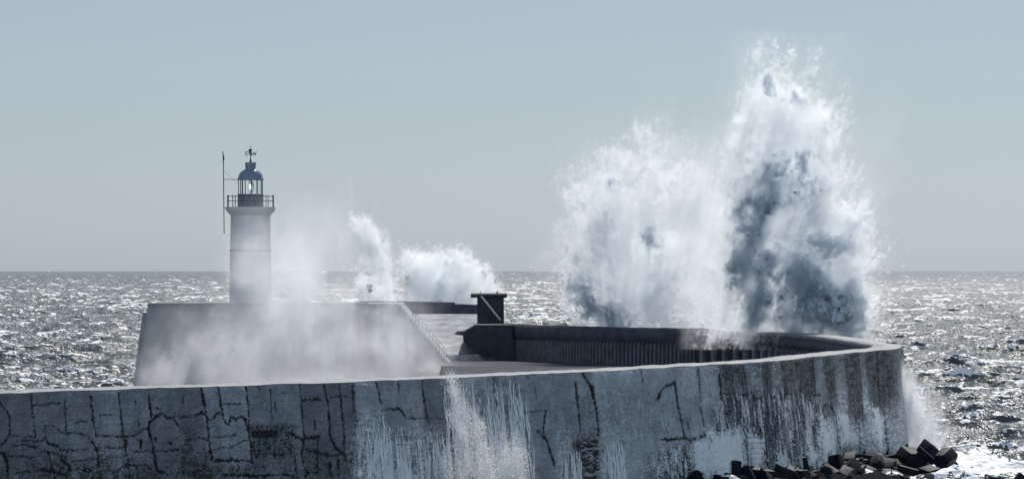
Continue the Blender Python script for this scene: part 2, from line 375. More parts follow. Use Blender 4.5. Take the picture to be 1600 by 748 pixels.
crk(*A7, 3.2, [(1160, 110), (1215, 180), (1225, 240), (1245, 380)], [(1010, 290), (1000, 380), (1050, 530)], [(975, 380), (1010, 420)])
A8 = (880, 480, 2.791)
crk(*A8, 1.6, [(335, 270), (350, 320)], [(590, 270), (600, 410)], [(540, 480), (560, 570)], [(600, 430), (620, 560)], [(870, 400), (880, 480)], [(735, 250), (745, 330)], [(790, 250), (805, 400)], [(1090, 220), (1100, 370)], [(1290, 200), (1310, 500)], [(1370, 190), (1385, 480)])
crk(*A8, 2.6, [(130, 340), (150, 480), (155, 560)], [(415, 400), (435, 350), (490, 325), (500, 400), (530, 560)], [(680, 255), (690, 400)], [(690, 400), (740, 405)], [(690, 380), (760, 370), (860, 400), (960, 370), (1050, 390), (1120, 380)],
    [(1130, 430), (1160, 425), (1190, 470), (1200, 600), (1250, 640)], [(1290, 500), (1300, 640)], [(1400, 450), (1420, 640)])
crk(*A8, 3.6, [(620, 560), (560, 580), (540, 570), (430, 575)], [(670, 530), (780, 520), (800, 590), (830, 690)], [(690, 420), (680, 500), (720, 520)], [(880, 560), (890, 640), (900, 740)])

def ell(px, py, cx, cy, rx, ry, soft=.35):
    return 1 - sstep(1 - soft, 1 + soft, np.sqrt(((px - cx) / rx) ** 2 + ((py - cy) / ry) ** 2))
def rect(px, py, x0, x1, y0, y1, sx=4, sy=4):
    return sstep(x0 - sx, x0 + sx, px) * (1 - sstep(x1 - sx, x1 + sx, px)) * sstep(y0 - sy, y0 + sy, py) * (1 - sstep(y1 - sy, y1 + sy, py))

def worley(u, v, seed):
    """F2-F1 on a jittered unit lattice, and a random value per cell."""
    g = np.random.default_rng(seed); n = 128; J = g.random((n, n, 2)); C_ = g.random((n, n))
    iu = np.floor(u).astype(int); iv = np.floor(v).astype(int); f1 = np.full(u.shape, 9.); f2 = f1.copy(); cid = np.zeros_like(f1)
    for a in (-1, 0, 1):
        for b_ in (-1, 0, 1):
            i = (iu + a) % n; j = (iv + b_) % n
            d = np.hypot(iu + a + J[i, j, 0] - u, iv + b_ + J[i, j, 1] - v)
            m = d < f1; f2 = np.where(m, f1, np.minimum(f2, d)); cid = np.where(m, C_[i, j], cid); f1 = np.where(m, d, f1)
    return f2 - f1, cid

wallroot = tag(empty('breakwater_wall', (27.6, 279, 0)), 'long curved concrete breakwater wall with cracked wet sea face and ribbed inner side', 'wall')
def build_face():
    iS = np.arange(0, S_JOINT); n_s = len(iS)
    zs = np.arange(TOPZ, -1.6, -.036); n_z = len(zs)
    P = PATH[iS]; N = NRM[iS]; S = iS * PS
    off = .09 * (TOPZ - zs)
    X = P[:, 0][:, None] + N[:, 0][:, None] * off; Y = P[:, 1][:, None] + N[:, 1][:, None] * off; Z = np.broadcast_to(zs, X.shape).copy()
    SS = np.broadcast_to(S[:, None], X.shape)
    px, py = to_px(X, Y, Z)
    front = (SS < S_TIP * PS)
    f2 = field((512, 512), 2.0, 3, seed=11); ff = field((512, 512), 2.3, 8, seed=12); st = field((512, 512), 1.8, 2, aniso=(1, .12), seed=13); ho = field((512, 512), 1.6, 3, aniso=(.1, 1), seed=15)
    a = s2(f2, SS / 18, Z / 18); fine = s2(ff, SS / 7, Z / 7); strk = s2(st, SS / 14, Z / 14); hor = s2(ho, SS / 9, Z / 9)
    # wobble of the surveyed cracks
    wx = px + .6 * s2(ff, SS / 5, Z / 5) + 1.0 * a; wy = py + .8 * s2(ff, SS / 5 + .4, Z / 5) + 1.2 * s2(f2, SS / 12 + .3, Z / 12)
    dark = np.zeros_like(X)
    for L_, w in CR:
        x0, y0 = L_.min(0) - 10; x1, y1 = L_.max(0) + 10
        m = (wx > x0) & (wx < x1) & (wy > y0) & (wy < y1) & front
        if not m.any(): continue
        qx, qy = wx[m], wy[m]; dmin = np.full(qx.shape, 99.)
        for (ax, ay), (bx, by) in zip(L_[:-1], L_[1:]):
            ux, uy = bx - ax, by - ay; l2 = ux * ux + uy * uy + 1e-6
            tt = np.clip(((qx - ax) * ux + (qy - ay) * uy) / l2, 0, 1); dmin = np.minimum(dmin, np.hypot(qx - ax - tt * ux, qy - ay - tt * uy))
        ww = w * .62 * (1 + .22 * fine[m] + .3 * a[m]); ww = np.maximum(ww, .62)
        v = 1 - sstep(ww * .6, ww * 1.15 + .3, dmin)
        dark[m] = np.maximum(dark[m], v * np.clip(.72 + .12 * w, 0, 1))
    # networks of breaks towards the foot
    wl1, c1 = worley(SS / 1.1 + .25 * a, Z / .75 + .2 * fine, 21); wl2, c2 = worley(SS / .62 + .3 * a, Z / .8 + .2 * fine, 22); wl3, c3 = worley(SS / .36 + .4 * a, Z / 1.0 + .25 * fine, 23)
    net1 = 1 - sstep(.03, .11, wl1 + .03 * fine); net2 = 1 - sstep(.06, .22, wl2 + .05 * fine); net3 = 1 - sstep(.1, .38, wl3 + .08 * fine)
    zl = ell(px, py, 40, 745, 110, 55) * .6 + ell(px, py, 220, 755, 160, 35) * .8 + ell(px, py, 470, 735, 110, 45) * .6
    rb = rect(px, py, 392, 462, 664, 716, 6, 5)                                   # broken-out hollow
    zr = ell(px, py, 1215, 675, 95, 62, .4) + ell(px, py, 1070, 735, 60, 38) * .9 + ell(px, py, 1180, 640, 60, 32) * .5 + ell(px, py, 1330, 690, 60, 45) * .35
    zm = ell(px, py, 985, 655, 95, 50) * .5
    dark = np.maximum(dark, net1 * np.clip(zl + zm * .6, 0, 1)); dark = np.maximum(dark, net2 * np.clip(zl * .5 + zm * .8 + zr * .5, 0, 1) * .9)
    dark = np.maximum(dark, net3 * np.clip(zr * 1.2, 0, 1)); dark = np.maximum(dark, np.clip(zr, 0, 1) * sstep(.0, 1.2, strk + .3 * fine) * .85)
    dark = np.maximum(dark, rb * sstep(-.7, .4, hor + .5 * fine))
    dark = np.maximum(dark, rect(px, py, 392, 440, 672, 684, 10, 3) * .9)
    low = sstep(690, 748, py + 14 * a) * (px < 560); dark = np.maximum(dark, low * sstep(.1, 1.0, fine + .6 * a) * .8)
    # dark seaweed runs
    run = rect(px + 4 * a + 3 * fine, py + 5 * fine, 896, 938, 684, 800, 7, 9) + rect(px + 4 * a + 3 * fine, py, 147, 162, 690, 800, 7, 24) * .8 + rect(px + 4 * a + 3 * fine, py, 283, 300, 665, 800, 6, 20) * .75 + rect(px + 6 * a + 3 * fine, py + 6 * a, 302, 336, 725, 800, 10, 14) * .8 + rect(px, py, 1318, 1345, 690, 760, 4, 10) * .6
    brown = np.clip(run, 0, 1) * sstep(-1.3, .2, strk)
    for x0, x1, y1 in ((1124, 1143, 612), (1145, 1160, 606), (1190, 1205, 612), (1217, 1240, 614), (1243, 1272, 618), (1285, 1304, 640), (1318, 1342, 660), (1352, 1398, 640)):
        brown = np.maximum(brown, rect(px - (py - 560) * .1 + 2 * a + 1.5 * fine, py + 10 * a, x0, x1, 500, y1, 3, 16) * (.55 + .35 * sstep(-1, 1, strk + .4 * a)))
    brown = np.maximum(brown, rect(px, py, 1115, 1420, 500, 600, 14, 40) * .6 * sstep(-1, .6, strk + .4 * a))
    dark = dark * (1 - .9 * (zr > .3) * (c3 > .62) * sstep(.12, .3, wl3))
    # pale clean patches
    def patch(x0, x1, y0, y1):
        q = px - (py - y0) * .05 + 3.5 * a + 2.2 * fine; e = py + 6 * a + 3 * fine
        return rect(q, e, x0, x1, y0, y1, 1.5, 2)
    pale = np.zeros_like(X)
    pale = np.maximum(pale, np.clip(zr * 1.5, 0, 1) * (c3 > .62) * sstep(.12, .3, wl3) * (.35 + .6 * (c3 - .62) / .38))
    for p in ((1106, 1164, 672, 742), (1086, 1108, 692, 742), (1171, 1195, 683, 730), (1216, 1232, 713, 734), (1281, 1304, 674, 716), (1262, 1267, 660, 730), (1269, 1279, 703, 726), (1312, 1328, 650, 700), (1366, 1378, 640, 696), (1330, 1342, 680, 712), (1283, 1289, 650, 676), (1293, 1300, 654, 676)):
        pale = np.maximum(pale, patch(*p))
    pale = np.maximum(pale, rect(px, py, 1300, 1412, 600, 712, 20, 30) * sstep(.1, .8, strk + .35 * fine) * .85)
    pale = np.maximum(pale, ell(px, py, 1228, 640, 5, 22, .5) * .9 * sstep(-.6, .5, fine))
    for x0, x1, y0, y1 in ((1058, 1090, 572, 622), (1093, 1123, 570, 630), (1146, 1152, 566, 620), (1205, 1216, 560, 606), (1170, 1190, 575, 620)):
        pale = np.maximum(pale, rect(px - (py - y0) * .08, py, x0, x1, y0, y1, 2, 6) * .45 * sstep(-.2, 1., hor + .3 * fine))
    dark = dark * (1 - .85 * np.clip(pale * (pale > .5), 0, 1))
    brick = (np.abs(((py - 683) / 8.2) % 1 - .5) > .44) & (patch(1171, 1195, 683, 730) > .5); dark = np.maximum(dark, brick * .6)
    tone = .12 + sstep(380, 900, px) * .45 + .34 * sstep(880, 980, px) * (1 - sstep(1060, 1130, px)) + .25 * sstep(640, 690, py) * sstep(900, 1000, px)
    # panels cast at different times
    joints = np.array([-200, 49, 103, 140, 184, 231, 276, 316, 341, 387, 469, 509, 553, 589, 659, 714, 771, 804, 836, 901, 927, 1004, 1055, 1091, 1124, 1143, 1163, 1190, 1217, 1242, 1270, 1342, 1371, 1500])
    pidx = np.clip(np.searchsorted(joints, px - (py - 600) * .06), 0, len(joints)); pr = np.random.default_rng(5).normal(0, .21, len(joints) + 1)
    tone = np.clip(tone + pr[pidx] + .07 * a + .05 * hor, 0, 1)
    # white water clinging to the wall
    foam = np.clip(rect(px, py, 556, 690, 690 - 20, 900, 24, 26) + rect(px, py, 560, 600, 640, 900, 8, 10) * .7 + rect(px, py, 706, 822, 575, 900, 34, 70) * .5 + rect(px, py, 870, 893, 670, 900, 6, 10) * .7 + rect(px, py, 938, 962, 672, 900, 4, 10) * .6, 0, 1)
    foam = foam * sstep(-1.0, .6, strk + .5 * fine)
    foam = np.maximum(foam, ((s2(field((512, 512), 1.0, 20, seed=16), SS / 5, Z / 5) > 2.3) & (dark > .2) & (py > 660) & (px < 560)) * .9)
    dep = -.07 * dark + .03 * a + .008 * fine + .025 * pale - .05 * brown - .12 * rb * dark + .04 * foam + .04 * (pr[pidx] / .21) * (Z > 1)
    dep *= sstep(0, .25, TOPZ - Z)
    X = X + N[:, 0][:, None] * dep; Y = Y + N[:, 1][:, None] * dep
    Z[:, 0] = TOPZ - .02
    V = np.stack([X, Y, Z], -1).reshape(-1, 3)
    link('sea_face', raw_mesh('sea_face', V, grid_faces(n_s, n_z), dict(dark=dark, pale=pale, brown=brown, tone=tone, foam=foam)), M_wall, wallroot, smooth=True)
build_face()

def sweep(idx, prof, name, mat, closed=True, zn=0.0):
    """prof: (inward offset, z) round the section"""
    P = PATH[idx]; N = NRM[idx]; pr = np.array(prof, float); n = len(pr)
    X = P[:, 0][:, None] - N[:, 0][:, None] * pr[:, 0]; Y = P[:, 1][:, None] - N[:, 1][:, None] * pr[:, 0]; Z = np.broadcast_to(pr[:, 1], X.shape).copy()
    if zn:
        g = np.random.default_rng(len(idx)); e = np.convolve(g.normal(0, 1, len(idx) + 40), np.ones(9) / 9, 'same')[20:-20] * zn; Z[:, pr[:, 1] > TOPZ - .3] += e[:, None]
    V = np.stack([X, Y, Z], -1).reshape(-1, 3); Fq = []
    m = len(idx); i = np.arange(m - 1)[:, None]; j = np.arange(n if closed else n - 1)[None, :]; j2 = (j + 1) % n
    Fq = np.stack([i * n + j, i * n + j2, (i + 1) * n + j2, (i + 1) * n + j], -1).reshape(-1, 4)
    Fs = [Fq]
    if closed: Fs.append(np.array([list(range(n - 1, -1, -1)), [(m - 1) * n + k for k in range(n)]]))
    return link(name, raw_mesh(name, V, Fs), mat, wallroot)

idx1 = np.arange(0, S_JOINT + 1, 9); idx2 = np.arange(S_JOINT, len(PATH), 9)
TH = 2.3
sweep(idx1, [(.02, TOPZ - .02), (.10, TOPZ + .03), (TH - .1, TOPZ + .05), (TH, TOPZ - .05), (TH, TOPZ - .38), (.35, TOPZ - .38)], 'coping', M_cope, zn=.05)
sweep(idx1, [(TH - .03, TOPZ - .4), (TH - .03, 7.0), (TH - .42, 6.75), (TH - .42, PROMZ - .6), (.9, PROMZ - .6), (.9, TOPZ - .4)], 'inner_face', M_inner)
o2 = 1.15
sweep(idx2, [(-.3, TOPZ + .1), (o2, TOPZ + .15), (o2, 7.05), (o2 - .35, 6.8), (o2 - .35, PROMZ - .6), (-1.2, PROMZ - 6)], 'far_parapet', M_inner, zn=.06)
# ribs on the inner side
def rib_at(i, inset, w, p):
    c = PATH[i] - NRM[i] * (inset - .42 + p / 2 - .02); ang = math.atan2(NRM[i][1], NRM[i][0])
    mb = MB(); ca, sa = math.cos(ang), math.sin(ang)
    h0, h1 = PROMZ - .1, 6.95
    for z0, z1, p0, p1 in ((h0, h1 - .35, p, p), (h1 - .35, h1, p, .06)):
        V = []
        for z, pp in ((z0, p0), (z1, p1)):
            for u, v in ((p / 2, -w / 2), (p / 2, w / 2), (p / 2 - pp, w / 2), (p / 2 - pp, -w / 2)): V.append((c[0] + u * ca - v * sa, c[1] + u * sa + v * ca, z))
        mb.add(V, [[3, 2, 1, 0], [4, 5, 6, 7], [0, 1, 5, 4], [1, 2, 6, 5], [2, 3, 7, 6], [3, 0, 4, 7]])
    mb.build('rib', M_rib, wallroot)
s_, i_ = S_TIP + int(6 / PS), 0
while s_ < S_JOINT - 10: rib_at(s_, TH, .55, .40); s_ += int(2.0 / PS)
s_ = S_JOINT + 12
while s_ < len(PATH) - 60: rib_at(s_, o2, .16, .33); s_ += int(.62 / PS)

# ------------------------------------------------------------------ promenade inside the hook, ramp beyond it
def promenade():
    Pi = PATH[::60] - NRM[::60] * 1.0
    poly = [tuple(p) for p in Pi if p[1] > 200]
    poly = poly + [(-3, 405), (-7.5, 405), (-5.6, 306), (-14, 235)]
    me = bpy.data.meshes.new('promenade'); n = len(poly)
    V = [(x, y, PROMZ) for x, y in poly] + [(x, y, -1.5) for x, y in poly]
    me.from_pydata(V, [], [list(range(n))] + [[(i + 1) % n, i, n + i, n + (i + 1) % n] for i in range(n)]); me.update()
    o = link('promenade', me, M_prom); tag(o, kind='structure')
    a = me.attributes.new('foam', 'FLOAT', 'POINT'); a.data.foreach_set('value', np.full(2 * n, .1, np.float32))
    # ramp: a grid rising away from the camera
    nu, nv = 60, 50; u = np.linspace(0, 1, nu)[:, None]; v = np.linspace(0, 1, nv)[None, :]
    Y = 397.5 + v * 29 + 0 * u; z0 = PROMZ + .55; Z = z0 + (v * 3.9) * np.ones_like(u)
    Z = np.where(v < .12, z0 + .02 * u, z0 + (v - .12) / .88 * 3.9 + 0 * u) 
    X = -14 + u * 13.4 + 0 * v
    fo = .45 + .55 * np.clip(s2(field((64, 64), 2.2, 2, seed=31), u * .9 + 0 * v, v * .7 + 0 * u) + .6, 0, 1)
    V = np.stack([X, Y, Z], -1).reshape(-1, 3)
    sk = np.array([(-14, 397.5, -1), (-.6, 397.5, -1), (-.6, 397.5, z0), (-14, 397.5, z0)])
    o = link('ramp', raw_mesh('ramp', np.vstack([V, sk]), np.vstack([grid_faces(nu, nv), [[nu * nv, nu * nv + 1, nu * nv + 2, nu * nv + 3]]]), {'foam': np.concatenate([fo.ravel(), np.zeros(4)])}), M_ramp)
    tag(o, kind='structure')
promenade()

# ------------------------------------------------------------------ pier head block, lighthouse
def xz(px, py, d):
    p = at(px, py, d); return (p[0], p[2])
D0 = 388.0
def pier_head():
    r = tag(empty('pier_head', tuple(at(420, 472, D0 + 8) * [1, 1, 0])), 'massive grey concrete pier head under the lighthouse, half hidden by spray', 'pier head')
    mb = MB(); zt = at(0, 474, D0)[2]
    xa, xb = at(231, 474, D0)[0], at(624, 474, D0)[0]
    def ring(z, e): return [(xa - e * 1.15, D0 - e * .4, z), (xb + e * .95 * 1.0, D0 - e * .4, z), (xb + e * .95, D0 + 15, z), (xa - e * 1.15, D0 + 15, z)]
    h = zt + 1.0; zb = 1.0 * 0 - 1.2
    k = (at(214, 602, D0)[0] - xa) / (at(0, 602, D0)[2] - zt)       # batter of the left end
    kr = (at(716, 585, D0)[0] - xb) / (at(0, 585, D0)[2] - zt)
    def ring2(z):
        dz = z - zt; return [(xa + k * dz, D0 + .03 * dz, z), (xb + kr * dz, D0 + .03 * dz, z), (xb + kr * dz, D0 + 15, z), (xa + k * dz, D0 + 15, z)]
    V = ring2(zb) + ring2(zt); mb.add(V, [[3, 2, 1, 0], [4, 5, 6, 7], [0, 1, 5, 4], [1, 2, 6, 5], [2, 3, 7, 6], [3, 0, 4, 7]])
    mb.build('body', M_block, r, bevel=.08)
    mb = MB(); zs = at(0, 488, D0)[2]; x0 = at(222, 488, D0)[0]
    mb.prism([(x0 + k * (zb - zs), zb), (xa - .02, zb + 0), (xa - .02, zs), (x0, zs)], D0 + .6, D0 + 14); mb.build('end_step', M_block, r, bevel=.05)
    mb = MB(); mb.prism([xz(231, 475.5, D0), xz(575, 475.5, D0), xz(575, 472.4, D0), xz(231, 473.2, D0)], D0 - .15, D0 + .9); mb.build('parapet', M_block, r)
    # stair flight down its right end with handrail
    st = MB(); a = at(624, 474, D0 - .3); b_ = at(716, 585, D0 - .3); n = 22
    for i in range(n):
        p = a + (b_ - a) * (i / n); q = a + (b_ - a) * ((i + 1) / n); st.box(((p[0] + q[0]) / 2, D0 + .5, p[2] - .14), (q[0] - p[0] + .04, 1.5, .28))
    st.build('stair', M_rail, r)
    hr = MB(); up = np.array([0, 0, 1.0])
    for off in (1.0, .55): hr.tube(a + (b_ - a) * .22 + up * off, a + (b_ - a) * .80 + up * off, .02, 6)
    for f_ in np.linspace(.22, .80, 11): p = a + (b_ - a) * f_; hr.tube(p, p + up * 1.0, .022, 6)
    hr.build('handrail', M_iron, r)
pier_head()

def lighthouse():
    d = 395.0; s = F / d; c = at(391.5, 472, d); zz = lambda py: CAMZ - (py - HY) / s - c[2]
    zb = at(0, 474, D0)[2]; c[2] = zb
    zz = lambda py: CAMZ - (py - HY) / s - zb
    r = tag(empty('lighthouse', tuple(c)), 'white round lighthouse with blue-grey dome and railed gallery on the pier head', 'lighthouse')
    mb = MB(); r0, r1 = 33.3 / s, 31.0 / s; prof = []
    for i in range(13):
        f_ = i / 12; prof.append((r0 + (r1 - r0) * f_, zz(474) * 0 + (zz(337)) * f_ - .02))
    mb.lathe(prof, tuple(c), 64); mb.build('tower', M_tower, r, smooth=True)
    mb = MB(); zr = zz(391); rr = r0 + (r1 - r0) * (zr / zz(337)); mb.lathe([(rr - .02, zr - .1), (rr + .05, zr - .08), (rr + .05, zr + .08), (rr - .02, zr + .1)], tuple(c), 64); mb.build('string_course', M_block, r, smooth=True)
    mb = MB(); mb.lathe([(31 / s - .05, zz(337.5)), (32.5 / s, zz(335)), (36.5 / s, zz(331)), (38.5 / s, zz(328.5)), (38.8 / s, zz(325)), (38.8 / s, zz(323.6)), (20 / s, zz(323.4))], tuple(c), 64); mb.build('gallery', M_tower, r, smooth=True)
    mb = MB(); mb.lathe([(20.2 / s, zz(323.8)), (20.2 / s, zz(305)), (20.8 / s, zz(304.6)), (20.8 / s, zz(303.4)), (18 / s, zz(303.2))], tuple(c), 48); mb.build('lantern_base', M_stone, r, smooth=True)
    g = MB(); g.lathe([(18.3 / s, zz(303.3)), (18.3 / s, zz(281))], tuple(c), 48, cap=False); g.build('lantern_glazing', M_glass, r, smooth=True)
    for k in range(12):
        a = k / 12 * 2 * math.pi + .13; p = c + np.array([18.6 / s * math.cos(a), 18.6 / s * math.sin(a), 0]); b_ = MB(); b_.tube(p + [0, 0, zz(303.5)], p + [0, 0, zz(280.5)], .05, 6); b_.build('glazing_bar', M_iron, r)
    mb = MB(); mb.lathe([(.08, zz(303)), (.2, zz(300)), (.3, zz(296)), (.33, zz(292)), (.3, zz(288)), (.2, zz(284)), (.08, zz(282))], tuple(c), 32); ln = mb.build('lens', M_glass, r, smooth=True)
    mb = MB(); mb.lathe([(.02, zz(296)), (.06, zz(295)), (.06, zz(289)), (.02, zz(288))], tuple(c + [0, -.55, 0]), 12); mb.build('lamp', M_lamp, r, smooth=True)
    prof = [(20.4 / s, zz(281.5)), (20.8 / s, zz(280)), (20 / s, zz(278.6))]
    for i in range(1, 12):
        a = i / 12 * math.pi / 2 * .96; prof.append((max(8.3, 19.4 * math.cos(a)) / s, zz(278.4 - 15.6 * math.sin(a))))
    mb = MB(); mb.lathe(prof, tuple(c), 64); mb.build('dome', M_dome, r, smooth=True)
    mb = MB(); mb.lathe([(8.0 / s, zz(264)), (8.1 / s, zz(261)), (8.8 / s, zz(255.2)), (8.9 / s, zz(254)), (1 / s, zz(253.4))], tuple(c), 48); mb.build('ventilator', M_dome, r, smooth=True)
    # railing of the gallery
    R_ = 36.5 / s
    for a in np.arange(12) / 12 * 2 * math.pi + .26:
        p = c + np.array([R_ * math.cos(a), R_ * math.sin(a), 0]); b_ = MB(); b_.tube(p + [0, 0, zz(324)], p + [0, 0, zz(304.8)], .045, 6); b_.build('railing_post', M_iron, r)
    for py in (306.5, 314):
        b_ = MB(); n = 48
        for i in range(n):
            q = [c + np.array([R_ * math.cos(2 * math.pi * (i + e) / n), R_ * math.sin(2 * math.pi * (i + e) / n), zz(py)]) for e in (0, 1)]; b_.tube(q[0], q[1], .022, 5)
        b_.build('rail', M_iron, r)
    # weathervane
    v = empty('weathervane'); v.parent = r; v.location = (0, 0, 0)
    def vp(nm, mb): o = mb.build(nm, M_iron); o.parent = v; o.location = tuple(-c); return o
    mb = MB(); mb.tube(c + [0, 0, zz(254)], c + [0, 0, zz(228)], .055, 8, .025); mb.tube(c + [0, 0, zz(254)], c + [0, 0, zz(248)], .14, 8, .05); vp('spindle', mb)
    mb = MB(); za = zz(240)
    mb.tube(c + [-.3, 0, za], c + [.3, 0, za], .02, 5); mb.tube(c + [0, -.3, za], c + [0, .3, za], .02, 5); vp('cross_arm', mb)
    def letter(strokes, ox, oy):
        mb = MB()
        for p, q in strokes: mb.tube(c + [ox + p[0], oy, za + p[1]], c + [ox + q[0], oy, za + q[1]], .035, 5)
        vp('compass_letter', mb)
    h = .19
    letter([((-.1, -h), (-.1, h)), ((-.1, h), (.12, h)), ((-.1, 0), (.09, 0)), ((-.1, -h), (.12, -h))], -.40, 0)
    letter([((-.17, h), (-.09, -h)), ((-.09, -h), (0, h * .6)), ((0, h * .6), (.09, -h)), ((.09, -h), (.17, h))], .42, 0)
    letter([((-.12, -h), (-.12, h)), ((-.12, h), (.12, -h)), ((.12, -h), (.12, h))], 0, -.42)
    letter([((.1, h), (-.1, h)), ((-.1, h), (-.1, 0)), ((-.1, 0), (.1, 0)), ((.1, 0), (.1, -h)), ((.1, -h), (-.1, -h))], 0, .42)
    mb = MB(); zp = zz(235); mb.prism([(c[0] - .22, c[2] + zp - .12), (c[0] + .02, c[2] + zp - .14), (c[0] + .2, c[2] + zp + .12), (c[0] + .02, c[2] + zp + .14), (c[0] - .2, c[2] + zp + .1)], c[1] - .02, c[1] + .02); vp('pointer', mb)
lighthouse()

def mast():
    d = 393.5; p = lambda x, y, dd=0: at(x, y, d + dd)
    r = tag(empty('radio_mast', tuple(p(349.5, 365))), 'thin dark aerial mast clamped to the left side of the lighthouse', 'mast')
    mb = MB(); mb.tube(p(350.2, 365), p(349, 250), .05, 6); mb.build('pole', M_iron, r)
    mb = MB(); mb.tube(p(349.3, 252), p(348.2, 237), .07, 6, .05); mb.tube(p(350.2, 250), p(349.2, 243), .06, 6); mb.build('aerial', M_iron, r)
    mb = MB(); mb.tube(p(349.6, 280.3), p(374, 280.3, 1.2), .035, 6); mb.build('bracket', M_iron, r)
    mb = MB(); mb.tube(p(349.8, 325), p(356, 325.5, 1.2), .045, 6); mb.build('bracket', M_iron, r)
    mb = MB(); mb.tube(p(349.4, 267), p(372, 287, 1.2), .014, 4); mb.build('stay', M_iron, r)
mast()

# rear wall behind the ramp
r = tag(empty('rear_wall', tuple(at(660, 497, 428) * [1, 1, 0])), 'low dark concrete wall closing the top of the ramp beside the shelter', 'wall')
mb = MB(); mb.prism([xz(560, 500, 428), xz(712, 500, 428), xz(710, 472, 428), xz(635, 470.5, 428), xz(560, 470.5, 428)], 428, 431); mb.build('high_section', M_inner, r, bevel=.05)
mb = MB(); mb.prism([xz(710.5, 500, 428), xz(752, 500, 428), xz(752, 476, 428), xz(710.5, 474.6, 428)], 428, 430.6); mb.build('low_section', M_inner, r, bevel=.05)

# dark end of the far parapet with a cap slab
DS = 405.0; DB = 396.9
r = tag(empty('end_shelter', tuple(at(766, 520, DS) * [1, 1, 0])), 'black concrete block with overhanging cap slab and pale diagonal strut at the wall end', 'shelter')
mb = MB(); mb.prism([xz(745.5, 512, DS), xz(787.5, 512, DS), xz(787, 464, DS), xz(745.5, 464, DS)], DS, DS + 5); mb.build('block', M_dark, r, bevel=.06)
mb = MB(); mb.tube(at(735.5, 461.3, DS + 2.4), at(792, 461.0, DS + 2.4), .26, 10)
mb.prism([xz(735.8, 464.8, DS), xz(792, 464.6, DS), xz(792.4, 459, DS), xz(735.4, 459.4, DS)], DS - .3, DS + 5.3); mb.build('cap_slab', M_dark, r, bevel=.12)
mb = MB(); mb.prism([xz(744, 507, DB), xz(800, 507, DB), xz(806, 563, DB), xz(761, 563, DB), xz(724, 534, DB), xz(723, 519, DB)], DB, DS + 4); mb.build('wall_end_shadow', M_dark, r, bevel=.06)  # wall end; slanted lower edge is the parapet's cast shadow built as dark solid
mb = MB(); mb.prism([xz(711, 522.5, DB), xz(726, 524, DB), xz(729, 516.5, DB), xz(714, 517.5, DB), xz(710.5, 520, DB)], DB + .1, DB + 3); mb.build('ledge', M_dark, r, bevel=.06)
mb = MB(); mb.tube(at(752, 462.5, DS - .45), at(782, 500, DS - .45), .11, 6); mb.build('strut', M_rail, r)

def bird(px, py, h, lean, lab):
    d = DS + 2.2; c = at(px, py, d); o = tag(empty('bird', tuple(c)), lab, 'bird')
    mb = MB(); n = 10
    sp = [(0, 0.05, .045), (.0, .12, .10), (.02 * lean, .26, .12), (.05 * lean, .40, .09), (.07 * lean, .52, .05), (.08 * lean, .62, .045), (.1 * lean, .69, .055), (.12 * lean, .74, .03)]
    t_ = np.arange(n) / n * 2 * math.pi; V = []; Fc = []
    for x, z, q in sp: V += [(c[0] + (x + q * math.cos(a)) * h, c[1] + q * 1.2 * math.sin(a) * h, c[2] + z * h) for a in t_]
    for k in range(len(sp) - 1): Fc += [[k * n + i, k * n + (i + 1) % n, (k + 1) * n + (i + 1) % n, (k + 1) * n + i] for i in range(n)]
    Fc += [list(range(n - 1, -1, -1)), [(len(sp) - 1) * n + i for i in range(n)]]
    mb.add(V, Fc); hd = c + np.array([.1 * lean, 0, .68]) * h
    mb.tube(hd, hd + np.array([.17 * lean, 0, .01]) * h, .025 * h, 6, .006 * h)
    mb.tube(c + np.array([-.02 * lean, 0, .2]) * h, c + np.array([-.2 * lean, 0, .0]) * h, .06 * h, 6, .03 * h)
    for sy in (-.04, .04): mb.tube(c + np.array([0, sy, .12]) * h, c + np.array([0, sy, -.02]) * h, .015 * h, 5)
    b_ = mb.build('body', M_bird, o, smooth=True)
bird(751.5, 459.2, .45, -1, 'small hunched black bird on the left part of the cap slab')
bird(776.5, 459.2, .62, 1, 'taller upright black bird on the right part of the cap slab')

# ------------------------------------------------------------------ concrete armour blocks at the foot of the wall
def block_mesh(kind, seed, size):
    g = np.random.default_rng(seed)
    import bmesh
    bm = bmesh.new(); sx, sy, sz = size
    if kind == 'cube':
        pts = [(a * sx / 2 * g.uniform(.8, 1), b * sy / 2 * g.uniform(.8, 1), c * sz / 2 * g.uniform(.8, 1)) for a in (-1, 1) for b in (-1, 1) for c in (-1, 1)]
    elif kind == 'hex':
        pts = [(math.cos(k * math.pi / 3 + .3) * sx / 2 * f_, b * sy / 2, math.sin(k * math.pi / 3 + .3) * sz / 2 * f_) for k in range(6) for b, f_ in ((-1, .82), (1, 1))]
    elif kind == 'wedge':
        pts = [(-sx / 2, b * sy / 2, -sz / 2) for b in (-1, 1)] + [(sx / 2, b * sy / 2, -sz / 2) for b in (-1, 1)] + [(g.uniform(-.1, .25) * sx, b * sy * .22, sz / 2) for b in (-1, 1)] + [(sx * .3, b * sy * .4, sz * .2) for b in (-1, 1)]
    else:
        pts = [(a * sx / 2, b * sy / 2 * f_, c * sz / 2 * f_) for a, f_ in ((-1, .8), (1, 1)) for b in (-1, 1) for c in (-1, 1)]
    vs = [bm.verts.new(p) for p in pts]
    r_ = bmesh.ops.convex_hull(bm, input=vs)
    bmesh.ops.delete(bm, geom=[e for e in r_['geom_unused'] if isinstance(e, bmesh.types.BMVert)], context='VERTS')
    bmesh.ops.dissolve_limit(bm, angle_limit=R(4), verts=bm.verts[:], edges=bm.edges[:])
    bmesh.ops.bevel(bm, geom=bm.edges[:], offset=.09 * min(size), segments=2, affect='EDGES', profile=.6)
    me = bpy.data.meshes.new('armour_block'); bm.to_mesh(me); bm.free(); me.shade_smooth(); me.set_sharp_from_angle(angle=R(30))
    return me
